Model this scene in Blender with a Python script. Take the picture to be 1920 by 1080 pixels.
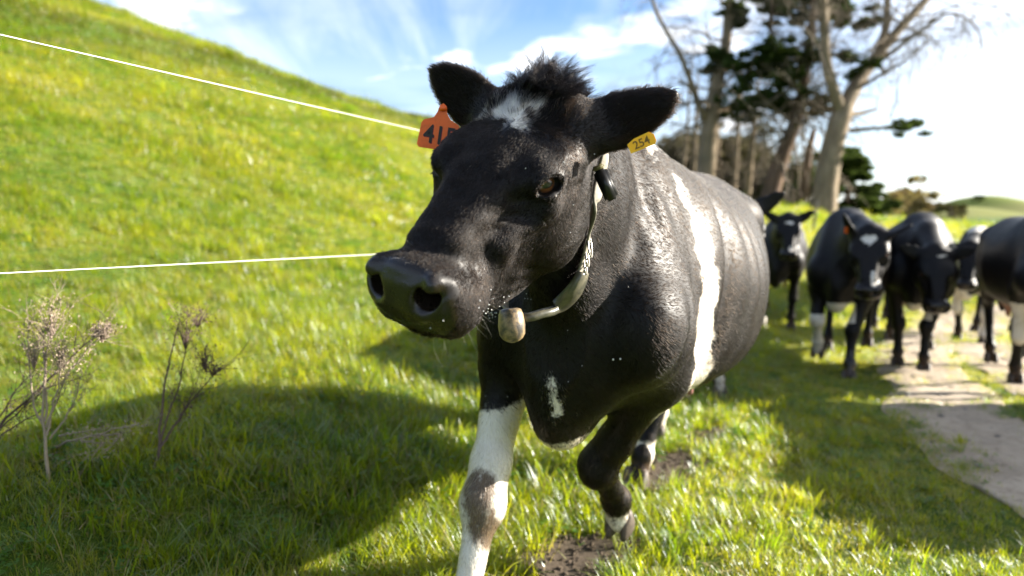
import bpy, bmesh, math, random
import numpy as np
from mathutils import Matrix, Vector, noise

scene = bpy.context.scene
for o in list(bpy.data.objects): bpy.data.objects.remove(o)
C = scene.collection
random.seed(11); RNG = np.random.default_rng(11)

# ------------------------------------------------------------------ camera
CAM_H, PITCH, FPX = 1.05, math.radians(6.02), 1280.0      # 24 mm lens on a 36 mm sensor
cam_data = bpy.data.cameras.new('camera'); cam = bpy.data.objects.new('camera', cam_data); C.objects.link(cam)
cam.location = (0, 0, CAM_H); cam.rotation_euler = (math.pi / 2 - PITCH, 0, 0)
cam_data.lens = 24; cam_data.sensor_width = 36; cam_data.clip_start = .05; cam_data.clip_end = 3000
cam_data.dof.use_dof = True; cam_data.dof.focus_distance = 1.30; cam_data.dof.aperture_fstop = 2.1
scene.camera = cam

# ------------------------------------------------------------------ sun, sky, exposure
SUN = Vector((.90, .14, .37)).normalized()               # towards the sun
sun_el = math.asin(SUN.z); sun_az = math.atan2(SUN.x, SUN.y)
sd = bpy.data.lights.new('sun', 'SUN'); sd.energy = 5.0; sd.angle = math.radians(.5); sd.color = (1.0, .93, .82)
sun = bpy.data.objects.new('sun', sd); C.objects.link(sun); sun.rotation_euler = SUN.to_track_quat('Z', 'Y').to_euler()
sun.location = (20, 5, 12)

world = bpy.data.worlds.new('World'); scene.world = world; world.use_nodes = True
def build_sky():
    nt = world.node_tree; N = nt.nodes; L = nt.links
    for n in list(N): N.remove(n)
    out = N.new('ShaderNodeOutputWorld'); bg = N.new('ShaderNodeBackground'); bg.inputs[1].default_value = .06
    sky = N.new('ShaderNodeTexSky'); sky.sky_type = 'NISHITA'; sky.sun_disc = False
    sky.sun_elevation = sun_el; sky.sun_rotation = sun_az; sky.air_density = 1.0; sky.dust_density = .6; sky.ozone_density = 1.6
    geo = N.new('ShaderNodeTexCoord')
    # project the view direction on to a flat cloud layer
    sep = N.new('ShaderNodeSeparateXYZ'); L.new(geo.outputs['Generated'], sep.inputs[0])
    zz = N.new('ShaderNodeMath'); zz.operation = 'MAXIMUM'; zz.inputs[1].default_value = 0.0; L.new(sep.outputs[2], zz.inputs[0])
    za = N.new('ShaderNodeMath'); za.operation = 'ADD'; za.inputs[1].default_value = .16; L.new(zz.outputs[0], za.inputs[0])
    def div(i):
        d = N.new('ShaderNodeMath'); d.operation = 'DIVIDE'; L.new(sep.outputs[i], d.inputs[0]); L.new(za.outputs[0], d.inputs[1]); return d
    cmb = N.new('ShaderNodeCombineXYZ'); L.new(div(0).outputs[0], cmb.inputs[0]); L.new(div(1).outputs[0], cmb.inputs[1])
    def layer(rot, sc, scale, detail, rough, dist, lo, hi, off=(0, 0, 0)):
        mp = N.new('ShaderNodeMapping'); mp.inputs['Rotation'].default_value = (0, 0, math.radians(rot)); mp.inputs['Scale'].default_value = sc; mp.inputs['Location'].default_value = off
        L.new(cmb.outputs[0], mp.inputs[0])
        no = N.new('ShaderNodeTexNoise'); no.inputs['Scale'].default_value = scale; no.inputs['Detail'].default_value = detail
        no.inputs['Roughness'].default_value = rough; no.inputs['Distortion'].default_value = dist; L.new(mp.outputs[0], no.inputs['Vector'])
        mr = N.new('ShaderNodeMapRange'); mr.interpolation_type = 'SMOOTHSTEP'; mr.inputs[1].default_value = lo; mr.inputs[2].default_value = hi; L.new(no.outputs['Fac'], mr.inputs[0])
        return mr
    cirrus = layer(-24, (1.0, .30, 1), 1.5, 8, .62, .7, .36, .74, (.3, .2, 0))
    cumul = layer(15, (.9, .9, 1), 1.5, 6, .55, .25, .55, .68, (3.6, 1.5, 0))
    # the cover thickens towards the sun and the horizon
    sdir = N.new('ShaderNodeVectorMath'); sdir.operation = 'DOT_PRODUCT'; L.new(geo.outputs['Generated'], sdir.inputs[0]); sdir.inputs[1].default_value = (SUN.x, SUN.y, SUN.z)
    near = N.new('ShaderNodeMapRange'); near.interpolation_type = 'SMOOTHSTEP'; near.inputs[1].default_value = .38; near.inputs[2].default_value = .86; L.new(sdir.outputs['Value'], near.inputs[0])
    veil = layer(10, (.5, .8, 1), .9, 6, .55, .3, .20, .52, (1.3, .4, 0))
    vm = N.new('ShaderNodeMath'); vm.operation = 'MULTIPLY'; L.new(near.outputs[0], vm.inputs[0]); L.new(veil.outputs[0], vm.inputs[1])
    hz = N.new('ShaderNodeMapRange'); hz.inputs[1].default_value = .28; hz.inputs[2].default_value = .0; hz.inputs[3].default_value = 0; hz.inputs[4].default_value = .62; L.new(zz.outputs[0], hz.inputs[0])
    c1 = N.new('ShaderNodeMath'); c1.operation = 'MULTIPLY'; c1.inputs[1].default_value = .62; L.new(cirrus.outputs[0], c1.inputs[0])
    m1 = N.new('ShaderNodeMath'); m1.operation = 'MAXIMUM'; L.new(c1.outputs[0], m1.inputs[0]); L.new(cumul.outputs[0], m1.inputs[1])
    m2 = N.new('ShaderNodeMath'); m2.operation = 'MAXIMUM'; L.new(m1.outputs[0], m2.inputs[0]); L.new(vm.outputs[0], m2.inputs[1])
    m3 = N.new('ShaderNodeMath'); m3.operation = 'MAXIMUM'; L.new(m2.outputs[0], m3.inputs[0]); L.new(hz.outputs[0], m3.inputs[1])
    # grey bellies in the thick cloud
    dark = layer(25, (.5, 1.1, 1), 1.9, 4, .5, .2, .50, .70, (5.2, 2.1, 0))
    dk = N.new('ShaderNodeMath'); dk.operation = 'MULTIPLY'; dk.inputs[1].default_value = .8; L.new(dark.outputs[0], dk.inputs[0])
    cc = N.new('ShaderNodeMix'); cc.data_type = 'RGBA'; cc.inputs[6].default_value = (6.9, 7.05, 7.3, 1); cc.inputs[7].default_value = (2.3, 2.7, 3.5, 1); L.new(dk.outputs[0], cc.inputs[0])
    tint = N.new('ShaderNodeMix'); tint.data_type = 'RGBA'; tint.blend_type = 'MULTIPLY'; tint.inputs[0].default_value = 1; tint.inputs[7].default_value = (.70, .83, 1.0, 1)
    L.new(sky.outputs[0], tint.inputs[6])
    mx = N.new('ShaderNodeMix'); mx.data_type = 'RGBA'; L.new(m3.outputs[0], mx.inputs[0]); L.new(tint.outputs[2], mx.inputs[6]); L.new(cc.outputs[2], mx.inputs[7])
    L.new(mx.outputs[2], bg.inputs[0]); L.new(bg.outputs[0], out.inputs[0])
build_sky()

vs = scene.view_settings
vs.view_transform = 'Standard'; vs.look = 'None'; vs.gamma = 1; vs.use_curve_mapping = False; vs.exposure = 2.15
cy = scene.cycles
cy.use_denoising = True; cy.max_bounces = 7; cy.diffuse_bounces = 3; cy.glossy_bounces = 3; cy.transmission_bounces = 5; cy.transparent_max_bounces = 8
scene.cycles_curves.shape = 'RIBBONS'

# ------------------------------------------------------------------ helpers
def mesh_obj(name, bm, mat=None, parent=None, smooth=True):
    me = bpy.data.meshes.new(name); bmesh.ops.recalc_face_normals(bm, faces=bm.faces); bm.to_mesh(me); bm.free()
    if smooth: me.polygons.foreach_set('use_smooth', [True] * len(me.polygons))
    o = bpy.data.objects.new(name, me); C.objects.link(o)
    if mat: me.materials.append(mat)
    if parent: o.parent = parent
    return o
def np_mesh(name, V, Q, mat=None, parent=None, smooth=True):
    me = bpy.data.meshes.new(name)
    Q = np.asarray(Q); k = Q.shape[1]
    me.vertices.add(len(V)); me.vertices.foreach_set('co', np.asarray(V, f32).ravel())
    me.loops.add(Q.size); me.loops.foreach_set('vertex_index', Q.ravel().astype(np.int32))
    me.polygons.add(len(Q)); me.polygons.foreach_set('loop_start', np.arange(0, Q.size, k, dtype=np.int32))
    me.polygons.foreach_set('use_smooth', np.full(len(Q), smooth))
    me.update(calc_edges=True); me.validate()
    o = bpy.data.objects.new(name, me); C.objects.link(o)
    if mat: me.materials.append(mat)
    if parent: o.parent = parent
    return o
def attr(o, name, v):
    a = o.data.attributes.new(name, 'FLOAT', 'POINT'); a.data.foreach_set('value', np.asarray(v, f32))
def tag(o, label=None, cat=None, group=None, kind=None):
    for k, v in (('label', label), ('category', cat), ('group', group), ('kind', kind)):
        if v: o[k] = v
    return o
def tube(bm, pts, rs, n=8, cap=True):
    pts = [Vector(p) for p in pts]; rings = []; up = Vector((.13, .21, .97))
    for i, p in enumerate(pts):
        d = (pts[min(i + 1, len(pts) - 1)] - pts[max(i - 1, 0)]).normalized()
        a = d.cross(up)
        if a.length < .05: a = d.cross(Vector((1, 0, 0)))
        a.normalize(); b = d.cross(a); up = b if False else up
        rings.append([bm.verts.new(p + (a * math.cos(2 * math.pi * k / n) + b * math.sin(2 * math.pi * k / n)) * rs[i]) for k in range(n)])
    for r, s in zip(rings, rings[1:]):
        for k in range(n): bm.faces.new((r[k], r[(k + 1) % n], s[(k + 1) % n], s[k]))
    if cap: bm.faces.new(list(reversed(rings[0]))); bm.faces.new(rings[-1])
    return rings
class Nodes:
    """small wrapper for writing materials"""
    def __init__(self, name):
        self.m = bpy.data.materials.new(name); self.m.use_nodes = True; self.t = self.m.node_tree
        self.N = self.t.nodes; self.b = self.N['Principled BSDF']; self.out = self.N['Material Output']
    def n(self, kind, **kw):
        x = self.N.new('ShaderNode' + kind)
        for k, v in kw.items():
            if k.startswith('i_'): x.inputs[k[2:]].default_value = v
            else: setattr(x, k, v)
        return x
    def l(self, a, b): self.t.links.new(a, b)
    def noise(self, scale, detail=4, rough=.55, vec=None, dist=0.):
        x = self.n('TexNoise'); x.inputs['Scale'].default_value = scale; x.inputs['Detail'].default_value = detail; x.inputs['Roughness'].default_value = rough; x.inputs['Distortion'].default_value = dist
        if vec is not None: self.l(vec, x.inputs['Vector'])
        return x.outputs['Fac']
    def ramp(self, fac, *stops):
        x = self.n('ValToRGB'); e = x.color_ramp.elements
        while len(e) < len(stops): e.new(.5)
        for q, (p, c) in zip(e, stops): q.position = p; q.color = (*c, 1) if len(c) == 3 else c
        self.l(fac, x.inputs[0]); return x.outputs[0]
    def mr(self, v, a, b, c=0., d=1.):
        x = self.n('MapRange'); x.inputs[1].default_value = a; x.inputs[2].default_value = b; x.inputs[3].default_value = c; x.inputs[4].default_value = d
        self.l(v, x.inputs[0]); return x.outputs[0]
    def math(self, op, a, b=None):
        x = self.n('Math', operation=op)
        for i, v in enumerate((a, b)):
            if v is None: continue
            if isinstance(v, (int, float)): x.inputs[i].default_value = v
            else: self.l(v, x.inputs[i])
        return x.outputs[0]
    def mix(self, f, a, b, blend='MIX'):
        x = self.n('Mix', data_type='RGBA', blend_type=blend)
        for i, v in ((0, f), (6, a), (7, b)):
            if isinstance(v, (int, float)): x.inputs[i].default_value = v
            elif isinstance(v, tuple): x.inputs[i].default_value = (*v, 1)
            else: self.l(v, x.inputs[i])
        return x.outputs[2]
    def attr(self, name): 
        x = self.n('Attribute'); x.attribute_name = name; return x.outputs['Fac']
    def bump(self, h, strength, dist):
        x = self.n('Bump'); x.inputs['Strength'].default_value = strength; x.inputs['Distance'].default_value = dist
        self.l(h, x.inputs['Height']); self.l(x.outputs[0], self.b.inputs['Normal']); return x.outputs[0]
def plain(name, col, rough=.6, spec=.5, metal=0.):
    m = Nodes(name); m.b.inputs['Base Color'].default_value = (*col, 1); m.b.inputs['Roughness'].default_value = rough
    m.b.inputs['Specular IOR Level'].default_value = spec; m.b.inputs['Metallic'].default_value = metal
    return m
f32 = np.float32
# ------------------------------------------------------------------ implicit modelling of animals (numpy)
f32 = np.float32

def rotm(rx, ry, rz):
    return np.array((Matrix.Rotation(rz, 3, 'Z') @ Matrix.Rotation(ry, 3, 'Y') @ Matrix.Rotation(rx, 3, 'X')))

class Field:
    """smooth union of primitives; each primitive has a bounding ball for culling"""
    def __init__(self):
        self.prims = []          # (fn, centre, radius, k, op)
        self.M = np.eye(3); self.t = np.zeros(3)
    def frame(self, M=None, t=None):
        self.M = np.eye(3) if M is None else np.array(M, float)
        self.t = np.zeros(3) if t is None else np.array(t, float)
    def W(self, p):
        return self.M @ np.array(p, float) + self.t
    def _add(self, fn, c, rad, k, op):
        self.prims.append((fn, c, rad, k, op))
    def ell(self, c, r, k=.03, rot=None, op='u'):
        c = self.W(c); A = self.M if rot is None else self.M @ rotm(*rot)
        A = A.astype(f32); r_ = np.array(r, f32); c_ = c.astype(f32)
        def fn(P):
            q = (P - c_) @ A
            k0 = np.sqrt(((q / r_) ** 2).sum(1)); k1 = np.sqrt(((q / r_ ** 2) ** 2).sum(1)) + 1e-9
            return k0 * (k0 - 1) / k1
        self._add(fn, c, max(r), k, op)
    def cone(self, a, b, r1, r2, k=.03, op='u'):
        a = self.W(a); b = self.W(b); ax = b - a; L2 = float(ax @ ax) + 1e-12
        a_ = a.astype(f32); x_ = ax.astype(f32)
        def fn(P):
            q = P - a_; t = np.clip(q @ x_ / L2, 0, 1)
            q = q - t[:, None] * x_
            return np.sqrt((q * q).sum(1)) - (r1 + (r2 - r1) * t)
        self._add(fn, (a + b) / 2, np.sqrt(L2) / 2 + max(r1, r2), k, op)
    def chain(self, pts, rs, k=.03, op='u'):
        for i in range(len(pts) - 1):
            self.cone(pts[i], pts[i + 1], rs[i], rs[i + 1], k, op)
    def econe(self, a, b, s1, s2, side=(0, 1, 0), k=.05, op='u'):
        """elliptic cone: s = (half width along side, half depth)"""
        a = self.W(a); b = self.W(b); ax = b - a; L = np.linalg.norm(ax); e = ax / L
        s = self.M @ np.array(side, float); s = s - e * (s @ e); s /= np.linalg.norm(s); v = np.cross(e, s)
        B = np.stack([s, v, e], 1).astype(f32); a_ = a.astype(f32)
        def fn(P):
            q = (P - a_) @ B
            t = np.clip(q[:, 2] / L, 0, 1)
            w = s1[0] + (s2[0] - s1[0]) * t; h = s1[1] + (s2[1] - s1[1]) * t
            m = np.minimum(w, h)
            z = q[:, 2] - t * L
            k0 = np.sqrt((q[:, 0] / w) ** 2 + (q[:, 1] / h) ** 2 + (z / m) ** 2)
            k1 = np.sqrt((q[:, 0] / w ** 2) ** 2 + (q[:, 1] / h ** 2) ** 2 + (z / m ** 2) ** 2) + 1e-6
            return np.where(k0 < 1e-3, -m, k0 * (k0 - 1) / k1)
        self._add(fn, (a + b) / 2, L / 2 + max(*s1, *s2), k, op)
    def leaf(self, base, vec, nrm, us, ws, hs, cup, k=.02):
        """cupped blade: half widths ws and half thicknesses hs along vec, edges curling towards nrm"""
        a = np.array(vec, float); L = np.linalg.norm(a); e = a / L
        n = np.array(nrm, float); n = n - e * (n @ e); n /= np.linalg.norm(n); s = np.cross(n, e)
        B = np.stack([self.M @ e, self.M @ s, self.M @ n], 1).astype(f32); a_ = self.W(base).astype(f32)
        U = np.linspace(us[0], us[-1], 80)
        Wt = np.maximum(smooth_interp(U, np.array(us), np.array(ws)), .002).astype(f32); Ht = np.maximum(smooth_interp(U, np.array(us), np.array(hs)), .002).astype(f32)
        def fn(P):
            q = (P - a_) @ B
            u = np.clip(q[:, 0] / L, us[0], us[-1])
            w = np.interp(u, U, Wt); h = np.interp(u, U, Ht); z = q[:, 0] - u * L
            v = q[:, 1]; c = q[:, 2] - cup * np.minimum((v / .05) ** 2, 2.5) * np.clip(u, 0, 1)
            k0 = np.sqrt((v / w) ** 2 + (c / h) ** 2 + (z / h) ** 2)
            k1 = np.sqrt((v / w ** 2) ** 2 + (c / h ** 2) ** 2 + (z / h ** 2) ** 2) + 1e-6
            return np.where(k0 < 1e-3, -h, k0 * (k0 - 1) / k1).astype(f32)
        self._add(fn, self.W(np.array(base) + a * .5), L * .7 + .03, k, 'u')
        return lambda t, q, r: np.array(base) + a * t + s * q + n * r
    def loft(self, xs, top, bot, prof, k=.05, sharp=.9):
        """body of sections across local x. prof: rows of (height fraction from top, half widths per station)"""
        xs = np.array(xs, float); top = np.array(top, float); bot = np.array(bot, float)
        nx, nt = 160, 72
        X = np.linspace(xs[0], xs[-1], nx)
        def sm(a):
            return smooth_interp(X, xs, np.array(a, float))
        T, B = sm(top), sm(bot); C = (T + B) / 2
        rows = [(hf, sm(w)) for hf, w in prof]
        th = np.linspace(0, np.pi, nt)
        tab = np.zeros((nx, nt))
        for i in range(nx):
            H = T[i] - B[i]
            py = [0] + [w[i] for _, w in rows] + [0]; pz = [T[i]] + [T[i] - hf * H for hf, _ in rows] + [B[i]]
            py = [-py[1]] + py + [-py[-2]]; pz = [pz[1]] + pz + [pz[-2]]
            cy, cz = [], []
            for j in range(1, len(py) - 2):
                tt = np.linspace(0, 1, 24, endpoint=False)
                for arr, out in ((py, cy), (pz, cz)):
                    p0, p1, p2, p3 = arr[j - 1:j + 3]
                    out.append(.5 * (2 * p1 + (p2 - p0) * tt + (2 * p0 - 5 * p1 + 4 * p2 - p3) * tt ** 2 + (3 * p1 - p0 - 3 * p2 + p3) * tt ** 3))
            cy = np.maximum(np.append(np.concatenate(cy), 0), 0); cz = np.append(np.concatenate(cz), B[i]) - C[i]
            ang = np.arctan2(cy, cz); rr = np.hypot(cy, cz); o = np.argsort(ang)
            tab[i] = np.interp(th, ang[o], rr[o])
        tab = tab.astype(f32); Cf = C.astype(f32)
        M = self.M.astype(f32); t0 = self.t.astype(f32)
        x0, x1 = xs[0], xs[-1]
        def fn(P):
            q = (P - t0) @ M
            u = np.clip((q[:, 0] - x0) / (x1 - x0), 0, 1) * (nx - 1)
            i = np.minimum(u.astype(np.int32), nx - 2); fu = u - i
            zc = Cf[i] * (1 - fu) + Cf[i + 1] * fu
            y = np.abs(q[:, 1]); z = q[:, 2] - zc
            w = np.arctan2(y, z) / np.pi * (nt - 1)
            j = np.minimum(w.astype(np.int32), nt - 2); fw = w - j
            r = (tab[i, j] * (1 - fu) + tab[i + 1, j] * fu) * (1 - fw) + (tab[i, j + 1] * (1 - fu) + tab[i + 1, j + 1] * fu) * fw
            d = (np.hypot(y, z) - r) * sharp
            out = np.maximum(x0 - q[:, 0], q[:, 0] - x1)
            return np.where(out > 0, np.hypot(np.maximum(d, 0), out), d)
        c = self.W(((x0 + x1) / 2, 0, (C.min() + C.max()) / 2))
        self._add(fn, c, np.hypot((x1 - x0) / 2, tab.max() + (C.max() - C.min()) / 2), k, 'u')
    def disp(self, fn, c, rad):
        """additive displacement (fn returns the amount to add to d) in the current frame"""
        M = self.M.astype(f32); t0 = self.t.astype(f32)
        self._add(lambda P: fn((P - t0) @ M), self.W(c), rad, 0, 'd')
    def __call__(self, P):
        P = np.ascontiguousarray(P, f32)
        d = np.full(len(P), 9., f32)
        for fn, c, rad, k, op in self.prims:
            m = rad + (.12 if op == 'u' else .02) + k
            idx = np.nonzero((np.abs(P - c.astype(f32)) < m).all(1))[0]
            if len(idx) == 0: continue
            v = fn(P[idx]); a = d[idx]
            if op == 'd':
                d[idx] = a + v.astype(f32); continue
            if op == 's': v = -v; h = np.maximum(k - np.abs(a - v), 0) / k; d[idx] = np.maximum(a, v) + h * h * k * .25
            else: h = np.maximum(k - np.abs(a - v), 0) / k; d[idx] = np.minimum(a, v) - h * h * k * .25
        return d

def smooth_interp(x, xp, yp):
    """monotone-ish cubic (Catmull tangents on uneven knots)"""
    m = np.gradient(yp, xp)
    i = np.clip(np.searchsorted(xp, x) - 1, 0, len(xp) - 2)
    h = xp[i + 1] - xp[i]; t = (x - xp[i]) / h
    return (yp[i] * (1 + 2 * t) * (1 - t) ** 2 + h * m[i] * t * (1 - t) ** 2 + yp[i + 1] * t * t * (3 - 2 * t) + h * m[i + 1] * t * t * (t - 1))

def axis(segs):
    """segs: (start, step), ..., (end,) -> coordinates"""
    out = []
    for (a, st), nx in zip(segs[:-1], segs[1:]):
        n = int(np.ceil((nx[0] - a) / st)); out.append(np.linspace(a, nx[0], n, endpoint=False))
    out.append([segs[-1][0]])
    return np.concatenate(out)

def polygonise(F, X, Y, Z, step=4):
    """surface nets on a rectilinear grid, exact values only near the surface"""
    def pad(A):
        n = (-(len(A) - 1)) % step
        return np.concatenate([A, A[-1] + (A[-1] - A[-2]) * np.arange(1, n + 1)])
    X, Y, Z = pad(X), pad(Y), pad(Z)
    nx, ny, nz = len(X), len(Y), len(Z)
    cx, cy, cz = X[::step], Y[::step], Z[::step]
    G = np.stack(np.meshgrid(cx, cy, cz, indexing='ij'), -1).reshape(-1, 3)
    dc = F(G).reshape(len(cx), len(cy), len(cz))
    diag = max(np.diff(cx).max(), np.diff(cy).max(), np.diff(cz).max()) * 1.3
    c8 = [dc[i:len(cx) - 1 + i, j:len(cy) - 1 + j, k:len(cz) - 1 + k] for i in (0, 1) for j in (0, 1) for k in (0, 1)]
    mn = np.minimum.reduce(c8); mx = np.maximum.reduce(c8)
    act = (mn < diag) & (mx > -diag)
    D = np.repeat(np.repeat(np.repeat(np.where(dc[:-1, :-1, :-1] < 0, -1., 1.).astype(f32), step, 0), step, 1), step, 2)
    D = np.pad(D, ((0, 1), (0, 1), (0, 1)), constant_values=1)
    need = np.zeros((nx, ny, nz), bool)
    a = np.repeat(np.repeat(np.repeat(act, step, 0), step, 1), step, 2)
    need[:-1, :-1, :-1] |= a; need[1:, 1:, 1:] |= a; need[1:, :-1, :-1] |= a; need[:-1, 1:, :-1] |= a; need[:-1, :-1, 1:] |= a
    need[1:, 1:, :-1] |= a; need[1:, :-1, 1:] |= a; need[:-1, 1:, 1:] |= a
    I = np.nonzero(need)
    for s in range(0, len(I[0]), 800000):
        q = tuple(v[s:s + 800000] for v in I)
        D[q] = F(np.stack([X[q[0]], Y[q[1]], Z[q[2]]], 1))
    S = D < 0
    n8 = np.zeros((nx - 1, ny - 1, nz - 1), np.int8)
    for i in (0, 1):
        for j in (0, 1):
            for k in (0, 1): n8 += S[i:nx - 1 + i, j:ny - 1 + j, k:nz - 1 + k]
    ci, cj, ck = np.nonzero((n8 > 0) & (n8 < 8))
    idx = np.full((nx - 1, ny - 1, nz - 1), -1, np.int32); idx[ci, cj, ck] = np.arange(len(ci))
    acc = np.zeros((len(ci), 3)); cnt = np.zeros(len(ci))
    corners = [(i, j, k) for i in (0, 1) for j in (0, 1) for k in (0, 1)]
    for a_ in corners:
        for ax in range(3):
            if a_[ax]: continue
            b_ = tuple(1 if q == ax else a_[q] for q in range(3))
            ia = (ci + a_[0], cj + a_[1], ck + a_[2]); ib = (ci + b_[0], cj + b_[1], ck + b_[2])
            da, db = D[ia], D[ib]; m = (da < 0) != (db < 0)
            t = np.where(m, da / np.where(m, da - db, 1), 0)
            pa = np.stack([X[ia[0]], Y[ia[1]], Z[ia[2]]], 1); pb = np.stack([X[ib[0]], Y[ib[1]], Z[ib[2]]], 1)
            acc += np.where(m[:, None], pa + (pb - pa) * t[:, None], 0); cnt += m
    V = acc / cnt[:, None]
    quads = []
    for ax in range(3):
        sl0 = [slice(1, -1)] * 3; sl1 = [slice(1, -1)] * 3
        sl0[ax] = slice(0, -1); sl1[ax] = slice(1, None)
        A = S[tuple(sl0)]; Bq = S[tuple(sl1)]
        e = np.nonzero(A != Bq)
        base = [e[q] + (0 if q == ax else 1) for q in range(3)]
        u, v = [(1, 2), (2, 0), (0, 1)][ax]
        def cell(du, dv):
            c = list(base); c[u] = c[u] - du; c[v] = c[v] - dv
            return idx[tuple(c)]
        q = np.stack([cell(1, 1), cell(0, 1), cell(0, 0), cell(1, 0)], 1)
        inside = A[e]
        q[~inside] = q[~inside][:, ::-1]
        quads.append(q)
    Q = np.concatenate(quads); Q = Q[(Q >= 0).all(1)]
    return V, Q

def relax(F, V, Q, it=2):
    """pull the vertices on to the exact surface, with a little smoothing"""
    for n in range(it):
        acc = np.zeros_like(V); cnt = np.zeros(len(V))
        for a in range(4):
            for b in (1, 3):
                np.add.at(acc, Q[:, a], V[Q[:, (a + b) % 4]]); np.add.at(cnt, Q[:, a], 1)
        V = V * .6 + .4 * acc / np.maximum(cnt, 1)[:, None]
        d = F(V); e = 2e-3
        g = np.stack([F(V + np.eye(3)[i] * e) - d for i in range(3)], 1) / e
        gg = np.maximum((g * g).sum(1), .25)
        V = V - (np.clip(d, -.006, .006) / gg)[:, None] * g
    return V
# ------------------------------------------------------------------ the land
FEN_N = np.array((-.883, .469)); FEN_E = np.array((.469, .883))    # across (to the hill) and along the fence
def sstep(a, b, x):
    t = np.clip((x - a) / (b - a), 0, 1); return t * t * (3 - 2 * t)
_U = np.linspace(-5, 140, 2901)
_sl = .53 * sstep(2.0, 7.0, _U) * (1 - .98 * sstep(9.0, 20.0, _U)) - .10 * sstep(22, 40, _U)
_HP = np.cumsum(_sl) * (_U[1] - _U[0])
def wob(x, y, s, seed=0):
    return (np.sin(x * 1.3 * s + y * .7 * s + seed) + np.sin(-x * .8 * s + y * 1.6 * s + 2.1 * seed + 1) + np.sin(x * 2.3 * s - y * 1.1 * s + .7 * seed + 2) * .6) / 2.6
def ground_z(x, y):
    x = np.asarray(x, float); y = np.asarray(y, float)
    u = x * FEN_N[0] + y * FEN_N[1]; v = x * FEN_E[0] + y * FEN_E[1]
    amp = np.interp(v, [-60, 4, 9, 20, 45, 90, 160], [1.10, 1.08, 1.03, .79, .52, .25, .0])
    z = .34 * sstep(.85, 2.3, u) + np.interp(u, _U, _HP) * amp
    hill = sstep(2.5, 8, u)
    z = z + hill * (.10 * wob(x, y, .45, 1) + .05 * np.sin(u * 4.1 + .8 * np.sin(v * .5)) * sstep(7, 10, u) + .05 * wob(x, y, 1.9, 3)) + .018 * wob(x, y, 2.2, 2) * sstep(1.2, 3, np.hypot(x, y)) + .008 * wob(x, y, 7, 5)
    z = z + 1.0 * np.exp(-((x - 10.5) ** 2 + (y - 26) ** 2) / 9.5 ** 2)          # rise the trees stand on
    z = z - .12 * np.exp(-((x - 3.2) ** 2 + (y - 5.9) ** 2) / 2.3 ** 2) - .50 * np.exp(-((x - 6.3) ** 2 + (y - 10.) ** 2) / 4.0 ** 2)     # the track dips
    z = z - .25 * sstep(30, 90, np.hypot(x, y)) * (1 - hill) + .9 * sstep(60, 240, np.hypot(x, y)) * (1 - hill)
    return z
def pix_ray(px, py):
    c, s = math.cos(PITCH), math.sin(PITCH)
    return np.array([(px - 960) / FPX, c - (py - 540) / FPX * s, -s - (py - 540) / FPX * c])
def at(px, py, depth):
    """the point at this distance ahead on the line of sight through a pixel of the photograph"""
    d = pix_ray(px, py); return np.array([0, 0, CAM_H]) + d * depth / d[1]
def on_ground(px, py, near=.8, far=200.):
    d = pix_ray(px, py); d = d / d[1]; t = near
    while t < far:
        p = np.array([0, 0, CAM_H]) + d * t
        if p[2] < ground_z(p[0], p[1]): break
        t *= 1.004
    return p
def gz(x, y): return float(ground_z(x, y))

def pasture_material():
    m = Nodes('pasture'); tc = m.n('TexCoord').outputs['Object']
    n1 = m.noise(.35, 5, .6, tc); n2 = m.noise(4.0, 6, .65, tc); n3 = m.noise(38, 5, .7, tc)
    g = m.mix(m.mr(n1, .35, .65), (.055, .105, .010), (.10, .125, .016))
    g = m.mix(m.mr(n2, .40, .68), g, (.045, .085, .010))
    g = m.mix(m.mr(n3, .55, .8, 0, .6), g, (.12, .11, .045))
    m.l(g, m.b.inputs['Base Color']); m.b.inputs['Roughness'].default_value = .9; m.b.inputs['Specular IOR Level'].default_value = .1
    m.bump(m.mix(.5, n2, n3), .8, .05); return m.m
def soil_material(name, a, b, c, scale=1.):
    m = Nodes(name); tc = m.n('TexCoord').outputs['Object']
    n1 = m.noise(2.2 * scale, 6, .65, tc); n2 = m.noise(22 * scale, 6, .7, tc); n3 = m.noise(160 * scale, 3, .6, tc)
    col = m.mix(m.mr(n1, .35, .65), a, b); col = m.mix(m.mr(n2, .50, .72, 0, .75), col, c); col = m.mix(m.mr(n3, .55, .75, 0, .4), col, a)
    m.l(col, m.b.inputs['Base Color']); m.b.inputs['Roughness'].default_value = .92; m.b.inputs['Specular IOR Level'].default_value = .2
    m.bump(m.mix(.45, n2, n3), .7, .02); return m.m

def build_ground():
    th = np.concatenate([np.radians(np.arange(-62, 62, .55)), np.radians(np.arange(62, 298, 3.))])
    r = np.concatenate([np.linspace(.0, .5, 3)[1:], np.geomspace(.55, 420, 230)])
    T, Rr = np.meshgrid(th, r, indexing='ij'); X = Rr * np.sin(T); Y = Rr * np.cos(T)
    V = np.stack([X, Y, ground_z(X, Y)], -1).reshape(-1, 3); nt, nr = X.shape
    i, j = np.meshgrid(np.arange(nt), np.arange(nr - 1), indexing='ij'); i2 = (i + 1) % nt
    Q = np.stack([i * nr + j, i * nr + j + 1, i2 * nr + j + 1, i2 * nr + j], -1).reshape(-1, 4)
    V = np.concatenate([V, [[0, 0, gz(0, 0)]]]); c = len(V) - 1
    Tq = np.stack([np.full(nt, c), np.arange(nt) * nr, ((np.arange(nt) + 1) % nt) * nr], 1)
    o = np_mesh('pasture_ground', V, Q, M_PAST)
    return tag(o, kind='structure')
M_PAST = pasture_material()
build_ground()

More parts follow.
